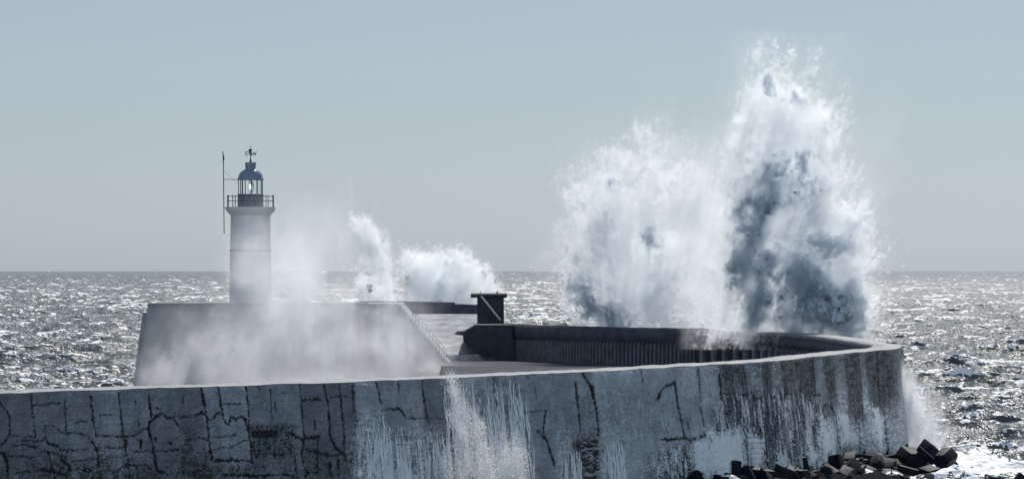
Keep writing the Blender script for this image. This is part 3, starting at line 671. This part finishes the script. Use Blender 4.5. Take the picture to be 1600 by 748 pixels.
def face_d(px): return float(np.interp(px, [1000, 1059, 1202, 1274, 1346, 1399, 1440], [221, 229, 243, 256, 268, 272, 272]))
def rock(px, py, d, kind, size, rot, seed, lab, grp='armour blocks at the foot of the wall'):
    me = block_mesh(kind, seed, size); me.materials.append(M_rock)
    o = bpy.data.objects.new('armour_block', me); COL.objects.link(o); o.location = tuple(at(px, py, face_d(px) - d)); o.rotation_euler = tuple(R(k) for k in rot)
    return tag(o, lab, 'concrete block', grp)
rock(1426, 716, 8, 'hex', (2.1, 2.2, 1.5), (8, 18, 12), 1, 'broad black block with sloping lit top edge touching the wall corner')
rock(1451, 704, 7, 'cube', (1.25, 1.6, 1.1), (20, 38, 25), 2, 'tilted black block topmost at the right end of the heap')
rock(1447, 711, 9, 'slab', (1.5, .7, .45), (0, 42, -10), 3, 'narrow tilted slab wedged between the two highest blocks')
rock(1476, 716, 10, 'hex', (1.5, 1.6, 1.4), (15, 12, -25), 4, 'six-sided black block at the seaward end of the heap')
rock(1453, 738, 15, 'cube', (1.1, 1.3, .8), (12, -12, 30), 5, 'block with a pale wet top below the narrow slab')
rock(1426, 737, 14, 'slab', (2.0, .9, .55), (5, 16, 8), 6, 'long flat block lying below the broad black one')
rock(1340, 735, 4.5, 'wedge', (1.9, 1.5, 2.0), (0, 0, -10), 7, 'pointed pyramid-like block leaning on the wall, its tip highest in the middle')
rock(1148, 729, 2.6, 'cube', (.65, .9, .9), (5, 4, 20), 8, 'small upright cube at the left beside a pale slab')
rock(1171, 734, 3.2, 'slab', (1.3, .8, .45), (14, 8, -4), 9, 'pale-topped slab lying between small cube and upright block')
rock(1196, 743, 3.6, 'cube', (.95, .9, .9), (10, 8, 35), 10, 'low dark cube right of the pale-topped slab')
rock(1232, 742, 4, 'hex', (1.6, 1.2, 1.3), (12, 20, 15), 11, 'rounded block with a pale rim below the standing slab')
rock(1255, 733, 3.4, 'slab', (1.6, 1.0, .85), (4, 78, 8), 12, 'standing slab with one bright vertical edge')
rock(1301, 741, 5, 'slab', (2.4, 1.2, 1.0), (10, 27, 6), 13, 'large slanted slab with a bright upper edge left of the pyramid')
rock(1085, 746, 3, 'wedge', (1.2, 1.1, 1.0), (0, 6, 20), 14, 'leftmost dark block, low with a lit tip')
rock(1590, 748, 24, 'wedge', (1.3, 1.2, .9), (0, -10, 10), 15, 'pale-topped block in the foam at the right edge')
rock(1553, 748, 23, 'cube', (1.1, .9, .5), (8, 6, 30), 16, 'low dark block awash in foam away from the heap')
rock(1397, 727, 5, 'cube', (.9, 1, .6), (10, 8, 15), 17, 'flat-topped lump against the wall left of the broad block')
rock(1126, 749, 4, 'cube', (.8, .8, .6), (8, 5, 40), 18, 'low lit lump between the leftmost block and small cube')
g = np.random.default_rng(77)
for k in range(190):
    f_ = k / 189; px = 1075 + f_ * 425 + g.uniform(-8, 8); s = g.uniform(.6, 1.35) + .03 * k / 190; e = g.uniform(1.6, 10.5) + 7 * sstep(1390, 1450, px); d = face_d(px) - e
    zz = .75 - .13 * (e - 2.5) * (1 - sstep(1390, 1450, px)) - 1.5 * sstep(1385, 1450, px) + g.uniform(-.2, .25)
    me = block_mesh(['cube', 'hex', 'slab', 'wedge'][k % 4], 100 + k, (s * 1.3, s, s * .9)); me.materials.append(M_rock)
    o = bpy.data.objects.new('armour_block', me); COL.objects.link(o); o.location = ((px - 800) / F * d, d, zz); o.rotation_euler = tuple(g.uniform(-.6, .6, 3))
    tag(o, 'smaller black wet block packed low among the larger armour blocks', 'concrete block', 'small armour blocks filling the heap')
iM = np.arange(np.argmin(np.abs(to_px(PATH[:S_TIP, 0], PATH[:S_TIP, 1], 8)[0] - 1040)), S_TIP, 12); nv = 22; v = np.linspace(0, 1, nv)[None, :]
ou = .3 + v * 9.5; mn_ = s2(field((128, 128), 1.5, 4, seed=41), (iM / 900.)[:, None] + 0 * v, v * .5)
en = (sstep(0, 60, np.arange(len(iM)))* .6 + .4)[:, None]
mz_ = (.6 - 1.9 * v ** 1.2) * en + .22 * mn_ + .18 * s2(field((128, 128), .8, 8, seed=42), (iM / 900.)[:, None] + 0 * v, v * .5) - 1.3 * sstep(.75, .9, np.linspace(0, 1, len(iM)))[:, None]
V = np.stack([PATH[iM, 0][:, None] + NRM[iM, 0][:, None] * ou, PATH[iM, 1][:, None] + NRM[iM, 1][:, None] * ou, mz_], -1).reshape(-1, 3)
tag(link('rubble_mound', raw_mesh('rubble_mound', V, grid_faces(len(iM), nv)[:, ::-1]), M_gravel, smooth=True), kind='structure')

# ------------------------------------------------------------------ spray: a density grid held in a volume, grey cores in its shaded hollows, drops round it
def volume(name, dens, mn, mx, mat, parent):
    nx, ny, nz = dens.shape; W_ = 2048; n = nx * ny * nz; H_ = -(-n // W_)
    img = bpy.data.images.new(name + '_density', W_, H_, alpha=True, float_buffer=True); img.colorspace_settings.name = 'Non-Color'
    buf = np.zeros((H_ * W_, 4), np.float32); buf[:, 3] = 1; buf[:n, 0] = dens.transpose(2, 1, 0).ravel(); buf[:, 1] = buf[:, 0]; buf[:, 2] = buf[:, 0]
    img.pixels.foreach_set(buf.ravel()); img.update(); img.pack()
    t = bpy.data.node_groups.new(name, 'GeometryNodeTree')
    t.interface.new_socket('Geometry', in_out='INPUT', socket_type='NodeSocketGeometry'); t.interface.new_socket('Geometry', in_out='OUTPUT', socket_type='NodeSocketGeometry')
    N = t.nodes; L = t.links; gi = N.new('NodeGroupInput'); go = N.new('NodeGroupOutput')
    def put(s, v):
        if isinstance(v, (int, float)): s.default_value = v
        else: L.new(v, s)
    def Mt(op, a, b=0.0):
        m = N.new('ShaderNodeMath'); m.operation = op; put(m.inputs[0], a); put(m.inputs[1], b); return m.outputs[0]
    def It(op, a, b):
        m = N.new('FunctionNodeIntegerMath'); m.operation = op; put(m.inputs[0], a); put(m.inputs[1], b); return m.outputs[0]
    p = N.new('GeometryNodeInputPosition'); sx = N.new('ShaderNodeSeparateXYZ'); L.new(p.outputs[0], sx.inputs[0])
    ix = [Mt('FLOOR', Mt('ADD', Mt('MULTIPLY', Mt('SUBTRACT', sx.outputs[k], float(mn[k])), (q - 1) / float(mx[k] - mn[k])), .5)) for k, q in enumerate((nx, ny, nz))]
    idx = It('ADD', It('MULTIPLY', It('ADD', It('MULTIPLY', ix[2], ny), ix[1]), nx), ix[0])
    row = It('DIVIDE', idx, W_); colm = It('SUBTRACT', idx, It('MULTIPLY', row, W_))
    cv = N.new('ShaderNodeCombineXYZ'); L.new(Mt('DIVIDE', Mt('ADD', colm, .5), float(W_)), cv.inputs[0]); L.new(Mt('DIVIDE', Mt('ADD', row, .5), float(H_)), cv.inputs[1])
    it = N.new('GeometryNodeImageTexture'); it.interpolation = 'Closest'; it.inputs['Image'].default_value = img; L.new(cv.outputs[0], it.inputs['Vector'])
    sp = N.new('ShaderNodeSeparateXYZ'); L.new(it.outputs['Color'], sp.inputs[0])
    vc = N.new('GeometryNodeVolumeCube'); L.new(sp.outputs[0], vc.inputs['Density']); vc.inputs['Min'].default_value = tuple(mn); vc.inputs['Max'].default_value = tuple(mx)
    for a, q in zip('XYZ', (nx, ny, nz)): vc.inputs['Resolution ' + a].default_value = q
    sm = N.new('GeometryNodeSetMaterial'); sm.inputs['Material'].default_value = mat; L.new(vc.outputs[0], sm.inputs['Geometry']); L.new(sm.outputs[0], go.inputs[0])
    vd = bpy.data.volumes.new(name); vd.materials.append(mat); o = bpy.data.objects.new(name, vd); COL.objects.link(o)
    md = o.modifiers.new('spray', 'NODES'); md.node_group = t
    if parent is not None: o.parent = parent; o.location = tuple(-k for k in parent.location)
    return o

def surface_nets(f, iso, mn, mx):
    """Smooth surface of f > iso on a grid."""
    ins = f > iso; nx, ny, nz = f.shape
    c = np.zeros((nx - 1, ny - 1, nz - 1), np.int8)
    for a in (0, 1):
        for b_ in (0, 1):
            for d_ in (0, 1): c += ins[a:nx - 1 + a, b_:ny - 1 + b_, d_:nz - 1 + d_]
    act = (c > 0) & (c < 8); vid = np.full(act.shape, -1, np.int64); ijk = np.argwhere(act); vid[act] = np.arange(len(ijk))
    acc = np.zeros((len(ijk), 3)); cnt = np.zeros(len(ijk)); i, j, k = ijk.T
    for p in [(a, b_, d_) for a in (0, 1) for b_ in (0, 1) for d_ in (0, 1)]:
        for ax in range(3):
            if p[ax]: continue
            q = list(p); q[ax] = 1
            f0 = f[i + p[0], j + p[1], k + p[2]]; f1 = f[i + q[0], j + q[1], k + q[2]]; m = (f0 > iso) != (f1 > iso)
            tt = np.where(m, (iso - f0) / np.where(m, f1 - f0, 1), 0)
            w = np.array(p, float)[None].repeat(len(ijk), 0); w[:, ax] += tt
            acc[m] += w[m]; cnt[m] += 1
    V = (ijk + acc / np.maximum(cnt, 1)[:, None]) / (np.array([nx, ny, nz]) - 1) * (np.array(mx) - np.array(mn)) + np.array(mn)
    Q = []
    for ax in range(3):
        sl0 = [slice(1, -1)] * 3; sl0[ax] = slice(0, -1); sl1 = list(sl0); sl1[ax] = slice(1, None)
        A_ = ins[tuple(sl0)]; B_ = ins[tuple(sl1)]; e = np.argwhere(A_ != B_); sg = A_[tuple(e.T)]
        if not len(e): continue
        o1, o2_ = [(1, 2), (2, 0), (0, 1)][ax]; base = e.copy(); base[:, [q for q in range(3) if q != ax]] += 1
        def v(da, db):
            q = base.copy(); q[:, o1] -= da; q[:, o2_] -= db; return vid[tuple(q.T)]
        q = np.stack([v(1, 1), v(0, 1), v(0, 0), v(1, 0)], 1); q[~sg] = q[~sg][:, ::-1]; Q.append(q[(q >= 0).all(1)])
    return V, np.vstack(Q)

N3 = field((96, 96, 96), 3.4, 2, seed=51)        # billows
N3f = field((96, 96, 96), 2.2, 5, seed=52)       # fine tatters

def drops(name, dens, mn, mx, n, s0, s1, origin, parent, gain=1.0, seed=0, power=.9, out=.12):
    """Small flattened drops scattered through the spray, stretched along their flight."""
    g = np.random.default_rng(seed); w = (dens * (dens > .06)).ravel() ** power; w = w / w.sum()
    idx = g.choice(len(w), n, p=w); ijk = np.stack(np.unravel_index(idx, dens.shape), 1) + g.uniform(-.5, .5, (n, 3))
    P = ijk / (np.array(dens.shape) - 1) * (np.array(mx) - np.array(mn)) + np.array(mn)
    dr = P - np.array(origin); dr[:, 1] *= .4; dr /= np.linalg.norm(dr, axis=1)[:, None] + 1e-6
    P += dr * (g.exponential(out, n))[:, None] + g.normal(0, .06, (n, 3))
    sz = g.uniform(s0, s1, n) * g.choice([1, 1, 1, 1.7], n)
    u = np.cross(dr, g.normal(size=(n, 3))); u /= np.linalg.norm(u, axis=1)[:, None] + 1e-6; v = np.cross(dr, u)
    T = [dr * 1.6, -dr * .6 + u * .8, -dr * .6 - u * .5 + v * .7, -dr * .6 - u * .5 - v * .7]
    V = np.stack([P + t_ * sz[:, None] for t_ in T], 1).reshape(-1, 3)
    b = (np.arange(n) * 4)[:, None]; Fc = np.concatenate([b + np.array([q]) for q in ([0, 1, 2], [0, 2, 3], [0, 3, 1], [1, 3, 2])])
    return link(name, raw_mesh(name, V, Fc), M_drop, parent)

def poly_sdf(poly, px0, px1, py0, py1):
    """Signed distance (photo pixels, inside positive) of a closed outline, on a 2-pixel raster."""
    x = np.arange(px0 - 60, px1 + 61, 2.0); y = np.arange(py0 - 60, py1 + 61, 2.0); QX, QY = np.meshgrid(x, y, indexing='ij')
    P = np.array(poly, float); D = np.full(QX.shape, 1e9); ins = np.zeros(QX.shape, bool)
    for (ax, ay), (bx, by) in zip(P, np.roll(P, -1, 0)):
        ux, uy = bx - ax, by - ay; t_ = np.clip(((QX - ax) * ux + (QY - ay) * uy) / (ux * ux + uy * uy + 1e-9), 0, 1)
        D = np.minimum(D, np.hypot(QX - ax - t_ * ux, QY - ay - t_ * uy))
        if ay != by: ins ^= ((ay > QY) != (by > QY)) & (QX < (bx - ax) * (QY - ay) / (by - ay) + ax)
    return np.where(ins, D, -D).astype(np.float32), x[0], y[0]

def splash(root, px0, px1, py0, py1, dc, dep, vox, bodies, mists, flecks, origin, seed=0, vname='spray', ndrop=60000, mat=None, dsz=(.012, .026), vdepth=None, comb=.8):
    """bodies: (outline, depth offset, half thickness, density, edge softness in pixels, ragged 0..1); mists: soft ellipsoids; flecks: clusters of torn solid water."""
    s = F / dc
    mn = np.array([at(px0, 0, dc)[0], dc - dep / 2, at(0, py1, dc)[2]]); mx = np.array([at(px1, 0, dc)[0], dc + dep / 2, at(0, py0, dc)[2]])
    n = [max(8, int((mx[k] - mn[k]) / ((vdepth or vox) if k == 1 else vox))) for k in range(3)]
    X, Y, Z = np.meshgrid(*[np.linspace(mn[k], mx[k], n[k], dtype=np.float32) for k in range(3)], indexing='ij')
    px, py = to_px(X, Y, Z); px = px.astype(np.float32); py = py.astype(np.float32); dy = Y - dc
    ox, oy = origin; ang = np.arctan2(px - ox, np.abs(oy - py)); rad = np.hypot(px - ox, py - oy) / s + .01
    o = seed * .137
    st = s3(N3, ang * 3.2 + o, np.log(rad) * .55 + o, dy / 14)                      # broad streaks along the flight
    st2 = s3(N3f, ang * 7.5 + o, np.log(rad) * .5, dy / 9)                          # fine ones
    bi = s3(N3, X / 17 + o, Y / 17, Z / 17 + o); bi2 = s3(N3, X / 6.5 + o, Y / 6.5 + .3, Z / 6.5); fi = s3(N3f, X / 5.5, Y / 5.5 + o, Z / 5.5)
    nf = np.clip(.35 + (py - py0 - 30) / 260, .35, 1).astype(np.float32)                 # tighter, finer breaks towards the thrown tips
    tx = px + nf * s * (.55 * bi + .28 * bi2); ty = py + nf * s * (.5 * s3(N3, X / 15 + .5, Y / 15, Z / 15 + o) + .25 * fi)
    b1 = s3(N3, X / 11 + o, Y / 11 + .2, Z / 13 + o); b2 = s3(N3, X / 5 + .3, Y / 5, Z / 5.6 + o)
    bl = .55 - .75 * np.abs(b1) + .35 * (.5 - np.abs(b2))                           # rounded billows
    dens = np.zeros(X.shape, np.float32); E_ = np.full(X.shape, -9, np.float32)
    for poly, d0, th, k, soft, rag in bodies:
        S_, x0, y0 = poly_sdf(poly, px0, px1, py0, py1)
        i = np.clip((tx - x0) / 2, 0, S_.shape[0] - 1.01); j = np.clip((ty - y0) / 2, 0, S_.shape[1] - 1.01)
        a = i.astype(np.int32); b_ = j.astype(np.int32); fa = i - a; fb = j - b_
        sd = (S_[a, b_] * (1 - fa) + S_[a + 1, b_] * fa) * (1 - fb) + (S_[a, b_ + 1] * (1 - fa) + S_[a + 1, b_ + 1] * fa) * fb
        sd = sd + .2 * soft * (nf - .5) + rag * nf * (8 * st + 10 * st2 + 11 * bl + 4 * fi)
        rel = (dy - d0 - 1.0 * bi * min(1, th / 2)) / th
        e = np.clip(sd / soft, -2, 1.6) - rel ** 2 + rag * (.34 * bl + .12 * fi + .10 * st2)
        E_ = np.maximum(E_, e if k >= 1 and th < 1.9 else -9); body = sstep(.0, .7, e)
        dens = np.maximum(dens, k * body * (.45 + 2.6 * rag * sstep(-.1, .7, bl + .25 * fi + .15 * st + .12 * bi)) * np.exp(np.clip(rag * (.3 * fi + .3 * st2 + .25 * st), -1.5, 1.2)))
    def blobs(L_, fall):
        G_ = np.zeros_like(dens)
        for cx, cy_, rx, ry, rot, dd, rd, amp in L_:
            ca, sa = math.cos(R(rot)), math.sin(R(rot)); ux = tx - cx; uy = ty - cy_
            q2 = ((ux * ca + uy * sa) / rx) ** 2 + ((-ux * sa + uy * ca) / ry) ** 2 + ((dy - dd) / rd) ** 2
            G_ = np.maximum(G_, amp * np.exp(-q2 * fall))
        return G_
    if mists:
        dens = dens + blobs(mists, 1.7) * np.exp(np.clip(comb * (.6 * st + .45 * st2) + .16 * bi2 + .12 * fi, -2.2, 1.5))
    edge = np.minimum.reduce([np.minimum(X - mn[0], mx[0] - X), np.minimum(Y - mn[1], mx[1] - Y), mx[2] - Z]); dens *= sstep(0, 1.3, edge)
    if flecks:
        f3 = s3(N3f, X / 2.4 + .2, Y / 3 + o, Z / 3.0); ce = blobs(flecks, 1.0); ce = ce + (.30 * f3 + .12 * bi2 + .08 * st2) * sstep(.08, .4, ce)
        ce[[0, -1]] = -9; ce[:, [0, -1]] = -9; ce[:, :, [0, -1]] = -9
        dens = dens + 4.5 * sstep(.45, 1.0, ce)
    dens[dens < .004] = 0
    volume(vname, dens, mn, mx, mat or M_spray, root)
    if bodies:
        E_[[0, -1]] = -9; E_[:, [0, -1]] = -9; E_[:, :, [0, -1]] = -9; E_ = E_ + .16 * bi2 + .14 * fi + .10 * st2
        V, Q = surface_nets(E_.astype(np.float64), 1.16, mn, mx)
        tag(link('hollow_core', raw_mesh('hollow_core', V, Q), M_white, root, smooth=True), kind='stuff')  # cores added only in the dark hollows, tinted to deepen their shade
    if ndrop: tag(drops('drops', dens, mn, mx, ndrop, dsz[0], dsz[1], at(ox, oy, dc), root, seed=seed), kind='stuff')

# right-hand, tallest burst
GRP = 'waves bursting over the breakwater'
r = tag(empty('wave_splash', tuple(at(1240, 528, 352) * [1, 1, 0])), 'tallest white burst of spray, fanning up behind the curve of the wall', 'splash', GRP)
splash(r, 1050, 1440, 35, 545, 355, 14, .15,
       [([(1118, 540), (1106, 400), (1124, 290), (1156, 180), (1178, 110), (1189, 68), (1199, 112), (1212, 58), (1224, 128), (1239, 72), (1248, 150), (1262, 112), (1279, 72), (1280, 160), (1296, 164), (1320, 136), (1319, 190), (1302, 240), (1322, 270), (1336, 320), (1352, 380), (1362, 430), (1364, 540)], .8, 2.6, .36, 44, .85),
        ([(1222, 540), (1214, 440), (1212, 360), (1240, 322), (1300, 314), (1340, 340), (1364, 400), (1362, 470), (1368, 545)], -3.2, 2.2, .55, 60, .8),
        ([(1146, 490), (1140, 380), (1152, 310), (1182, 270), (1222, 232), (1234, 300), (1210, 370), (1206, 430), (1222, 490), (1180, 505)], -2.4, 1.7, 3.4, 30, .30),
        ([(1222, 545), (1214, 440), (1232, 396), (1290, 402), (1330, 440), (1350, 490), (1350, 545)], -4.8, 1.7, 3.2, 36, .30),
        ([(1210, 320), (1240, 260), (1262, 240), (1286, 270), (1290, 310), (1262, 330)], -2.2, 1.1, 1.2, 40, .8)],
       [(1170, 230, 60, 190, 10, 1, 3, .06), (1250, 250, 100, 190, 6, 1, 3.2, .05), (1330, 330, 40, 170, 10, 1, 3, .035), (1115, 420, 45, 130, 8, 1.5, 3, .16), (1364, 470, 20, 90, 0, -1, 2.4, .12), (1240, 505, 130, 36, 0, 0, 3.5, .12), (1385, 310, 12, 80, 22, 0, 1.6, .04), (1350, 300, 30, 150, 14, 0, 2.6, .04)],
       [(1205, 128, 14, 26, 0, -2.4, 1.0, .8), (1250, 148, 12, 20, 0, -1.9, 1, .8), (1228, 150, 20, 14, 30, -2.6, 1, .75), (1262, 262, 18, 30, 0, -3.4, 1, .85), (1300, 392, 40, 30, 0, -5.2, 1.1, .85), (1330, 350, 24, 14, 0, -5, .9, .7), (1285, 335, 50, 10, 0, -4.8, .8, .62), (1335, 470, 24, 44, 0, -5.4, 1, .72), (1212, 72, 5, 10, 0, -.4, .6, .8), (1236, 82, 5, 10, 0, -.3, .6, .8), (1180, 330, 20, 40, 10, -3.2, .9, .66), (1290, 440, 46, 20, 0, -5.6, .9, .7), (1285, 190, 10, 24, 0, -1.6, .8, .66)],
       origin=(1010, 900), seed=1, ndrop=60000)
# left-hand broad burst
r = tag(empty('wave_splash', tuple(at(1000, 514, 391) * [1, 1, 0])), 'broad billowing burst of spray left of the tallest one, above the ribbed wall', 'splash', GRP)
splash(r, 810, 1190, 90, 560, 391, 13, .16,
       [([(915, 530), (884, 470), (880, 400), (892, 320), (905, 270), (935, 245), (965, 228), (990, 205), (1020, 200), (1046, 180), (1062, 215), (1085, 260), (1110, 290), (1130, 380), (1130, 540)], .4, 2.8, .22, 78, .8),
        ([(925, 530), (892, 470), (890, 400), (905, 340), (960, 320), (1020, 330), (1060, 380), (1075, 450), (1060, 540)], -1.8, 2.4, .35, 60, .8),
        ([(930, 540), (900, 500), (892, 440), (925, 430), (965, 470), (1000, 515), (1000, 540)], -4.0, 1.4, 2.4, 32, .4),
        ([(896, 545), (900, 430), (930, 400), (990, 420), (1050, 400), (1085, 450), (1080, 545)], -2.9, 1.95, .75, 70, .6),
        ([(1000, 420), (1020, 380), (1050, 390), (1056, 450), (1030, 500), (1004, 490)], -3.4, 1.1, .9, 40, .5), ([(925, 330), (950, 290), (985, 300), (975, 350), (940, 370)], -2.6, 1.0, .9, 36, .5)],
       [(950, 330, 70, 130, 6, .5, 3, .06), (1020, 260, 56, 90, 10, .5, 3, .06), (1085, 360, 50, 150, 12, 1, 3.2, .16), (872, 420, 36, 90, 0, 0, 3, .035), (1000, 480, 120, 50, 0, 0, 3.5, .16), (1110, 480, 60, 50, 0, 0, 3, .22), (1042, 170, 12, 40, 6, 0, 1.6, .03), (1065, 535, 40, 26, 0, -4.5, 1.5, .35)],
       [(905, 460, 20, 26, 0, -4.4, 1, .8), (920, 490, 16, 20, 0, -4.6, 1, .75), (955, 280, 22, 14, 0, -2.4, .9, .75), (1022, 365, 26, 16, 0, -3.9, 1, .8), (920, 312, 12, 16, 0, -2.4, .9, .75), (893, 400, 12, 16, 0, -3, .9, .75), (1000, 265, 14, 20, 0, -2.4, .9, .66)],
       origin=(1000, 860), seed=2, ndrop=60000)
# far burst behind the pier
r = tag(empty('wave_splash', tuple(at(650, 472, 442) * [1, 1, 0])), 'smaller far burst of spray behind the pier right of the lighthouse', 'splash', GRP)
splash(r, 475, 820, 255, 492, 442, 9, .15,
       [([(570, 500), (556, 420), (540, 360), (548, 325), (566, 336), (590, 345), (604, 362), (612, 400), (626, 440), (632, 500)], 0, 1.95, 1.0, 26, .4),
        ([(622, 500), (620, 400), (626, 386), (660, 388), (700, 384), (724, 378), (744, 392), (758, 412), (776, 420), (778, 460), (776, 500)], 0, 2.2, 1.1, 26, .35),
        ([(624, 470), (624, 400), (640, 398), (646, 440), (640, 490)], -1.6, 1.0, 1.8, 16, .3), ([(668, 490), (676, 440), (690, 424), (708, 440), (708, 490)], -2.0, 1.0, 1.6, 20, .4), ([(575, 470), (572, 400), (580, 370), (600, 410), (604, 470)], -1.2, .8, 1.0, 18, .4)],
       [(540, 400, 26, 90, -12, 0, 2, .09), (600, 440, 50, 50, 0, 0, 2.5, .06), (700, 450, 80, 40, 0, 0, 2.5, .06), (548, 310, 6, 36, -6, 0, 1.5, .03), (785, 460, 14, 30, 0, 0, 2, .06), (588, 325, 5, 26, 4, 0, 1.2, .03)],
       [(574, 350, 6, 18, -16, -1.4, .8, .6), (590, 380, 7, 16, -10, -1.4, .8, .55), (688, 405, 30, 10, 0, -1.9, .8, .55), (690, 440, 12, 18, 0, -2.4, .8, .6), (750, 430, 8, 16, 0, -1.8, .8, .7), (635, 400, 10, 12, 0, -1.8, .8, .7)],
       origin=(640, 700), seed=3, ndrop=30000)
# wash at the right foot of the wall
r = tag(empty('wave_splash', tuple(at(1435, 716, 281) * [1, 1, 0])), 'low mist of spray at the right corner of the wall behind the black blocks', 'splash', GRP)
splash(r, 1380, 1530, 555, 745, 284, 6, .12, [], [(1414, 635, 20, 64, 0, 0, 1.8, .7), (1432, 665, 30, 54, -10, 0, 1.9, .75), (1452, 692, 30, 36, 0, 0, 1.9, .65), (1425, 705, 44, 26, 0, 0, 1.9, .7), (1490, 716, 20, 16, 0, 0, 1.5, .10)],
       [], origin=(1400, 800), seed=4, ndrop=14000, dsz=(.012, .025))
# veil of falling spray in front of lighthouse and pier head
r = tag(empty('spray_veil', tuple(at(430, 600, 376) * [1, 1, 0])), 'thin white veil of falling spray drifting across the lighthouse and pier head', 'spray', kind='stuff')
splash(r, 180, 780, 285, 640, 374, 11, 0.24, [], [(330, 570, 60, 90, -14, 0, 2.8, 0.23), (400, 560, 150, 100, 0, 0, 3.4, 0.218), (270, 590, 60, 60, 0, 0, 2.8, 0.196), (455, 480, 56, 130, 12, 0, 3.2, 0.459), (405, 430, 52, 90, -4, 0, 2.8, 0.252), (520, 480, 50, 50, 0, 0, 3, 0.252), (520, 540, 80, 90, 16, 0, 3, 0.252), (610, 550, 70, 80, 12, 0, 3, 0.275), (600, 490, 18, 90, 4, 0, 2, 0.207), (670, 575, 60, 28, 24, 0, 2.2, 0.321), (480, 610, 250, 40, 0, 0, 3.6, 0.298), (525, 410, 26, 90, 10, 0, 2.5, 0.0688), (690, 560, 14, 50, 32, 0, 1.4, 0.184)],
       [], origin=(560, -160), seed=5, ndrop=4000, dsz=(.008, .018), mat=M_veil, vdepth=.4, comb=.4)

# water pouring down the wall
def runoff():
    r = tag(empty('water_cascade', tuple(at(690, 700, 205) * [1, 1, 0])), 'white water streaming down the cracked wall face below the lighthouse spray', 'water', kind='stuff')
    g = np.random.default_rng(9); V = []; Q = []
    sm_path = PATH[:S_TIP]; smN = NRM[:S_TIP]; topx, _ = to_px(sm_path[:, 0], sm_path[:, 1], TOPZ)
    zones = [(560, 692, 3.6, 2.2, 4200), (560, 610, 5.6, 1.0, 600), (712, 820, 6.4, 2.5, 1700), (690, 728, 7.9, .6, 500), (868, 894, 3.8, .6, 260), (936, 962, 4.0, .6, 260), (610, 700, 5.2, 1.0, 220)]
    fS = field((256, 64), 1.4, 3, seed=61)
    for x0, x1, zt, zv, n in zones:
        for _ in range(n):
            px = g.uniform(x0, x1)
            if s2(fS, px / 90., .3) + .5 * g.normal() < .1: continue
            z = min(8.1, zt + g.normal(0, zv * .35) - g.exponential(1.3)); L_ = g.exponential(1.1) + .3; w = g.uniform(.010, .022) * g.choice([1, 1, 2.2]); i = np.searchsorted(topx, px)
            i = min(max(i, 1), len(sm_path) - 2); m = int(L_ / .15) + 3; off0 = g.uniform(.05, .14); dr = g.normal(0, .03); base = len(V); ph = g.uniform(0, 6)
            T = np.array([-smN[i][1], smN[i][0]])
            for k in range(m):
                f_ = k / (m - 1); zz_ = z - L_ * f_
                if zz_ < -1.3: zz_ = -1.3
                c = sm_path[i] + smN[i] * (.09 * (TOPZ - zz_) + off0 + .05 * math.sin(ph + 5 * f_)) + T * (dr * f_ * L_ + .03 * math.sin(ph * 2 + zz_ * 3))
                ww = w * (math.sin(math.pi * min(1, f_ * .96 + .04)) ** .6 + .05)
                V += [(c[0] - T[0] * ww, c[1] - T[1] * ww, zz_), (c[0] + smN[i][0] * ww * .8, c[1] + smN[i][1] * ww * .8, zz_), (c[0] + T[0] * ww, c[1] + T[1] * ww, zz_)]
            for k in range(m - 1):
                for e in (0, 1): Q.append((base + k * 3 + e, base + k * 3 + e + 1, base + k * 3 + e + 4, base + k * 3 + e + 3))
    link('streams', raw_mesh('streams', np.array(V), np.array(Q)), M_stream, r, smooth=True)
    splash(r, 530, 850, 560, 752, 202.5, 4.0, .12, [], [(620, 730, 60, 40, 0, 0, 1.0, .35), (735, 690, 18, 90, -10, 0, .7, .40), (765, 735, 50, 50, 0, 0, 1.0, .45), (712, 605, 8, 40, -14, 0, .6, .5), (590, 690, 30, 40, 0, 0, .8, .12)],
           [], origin=(690, 300), seed=6, vname='falling_mist', ndrop=9000, dsz=(.012, .03), mat=M_veil)
runoff()
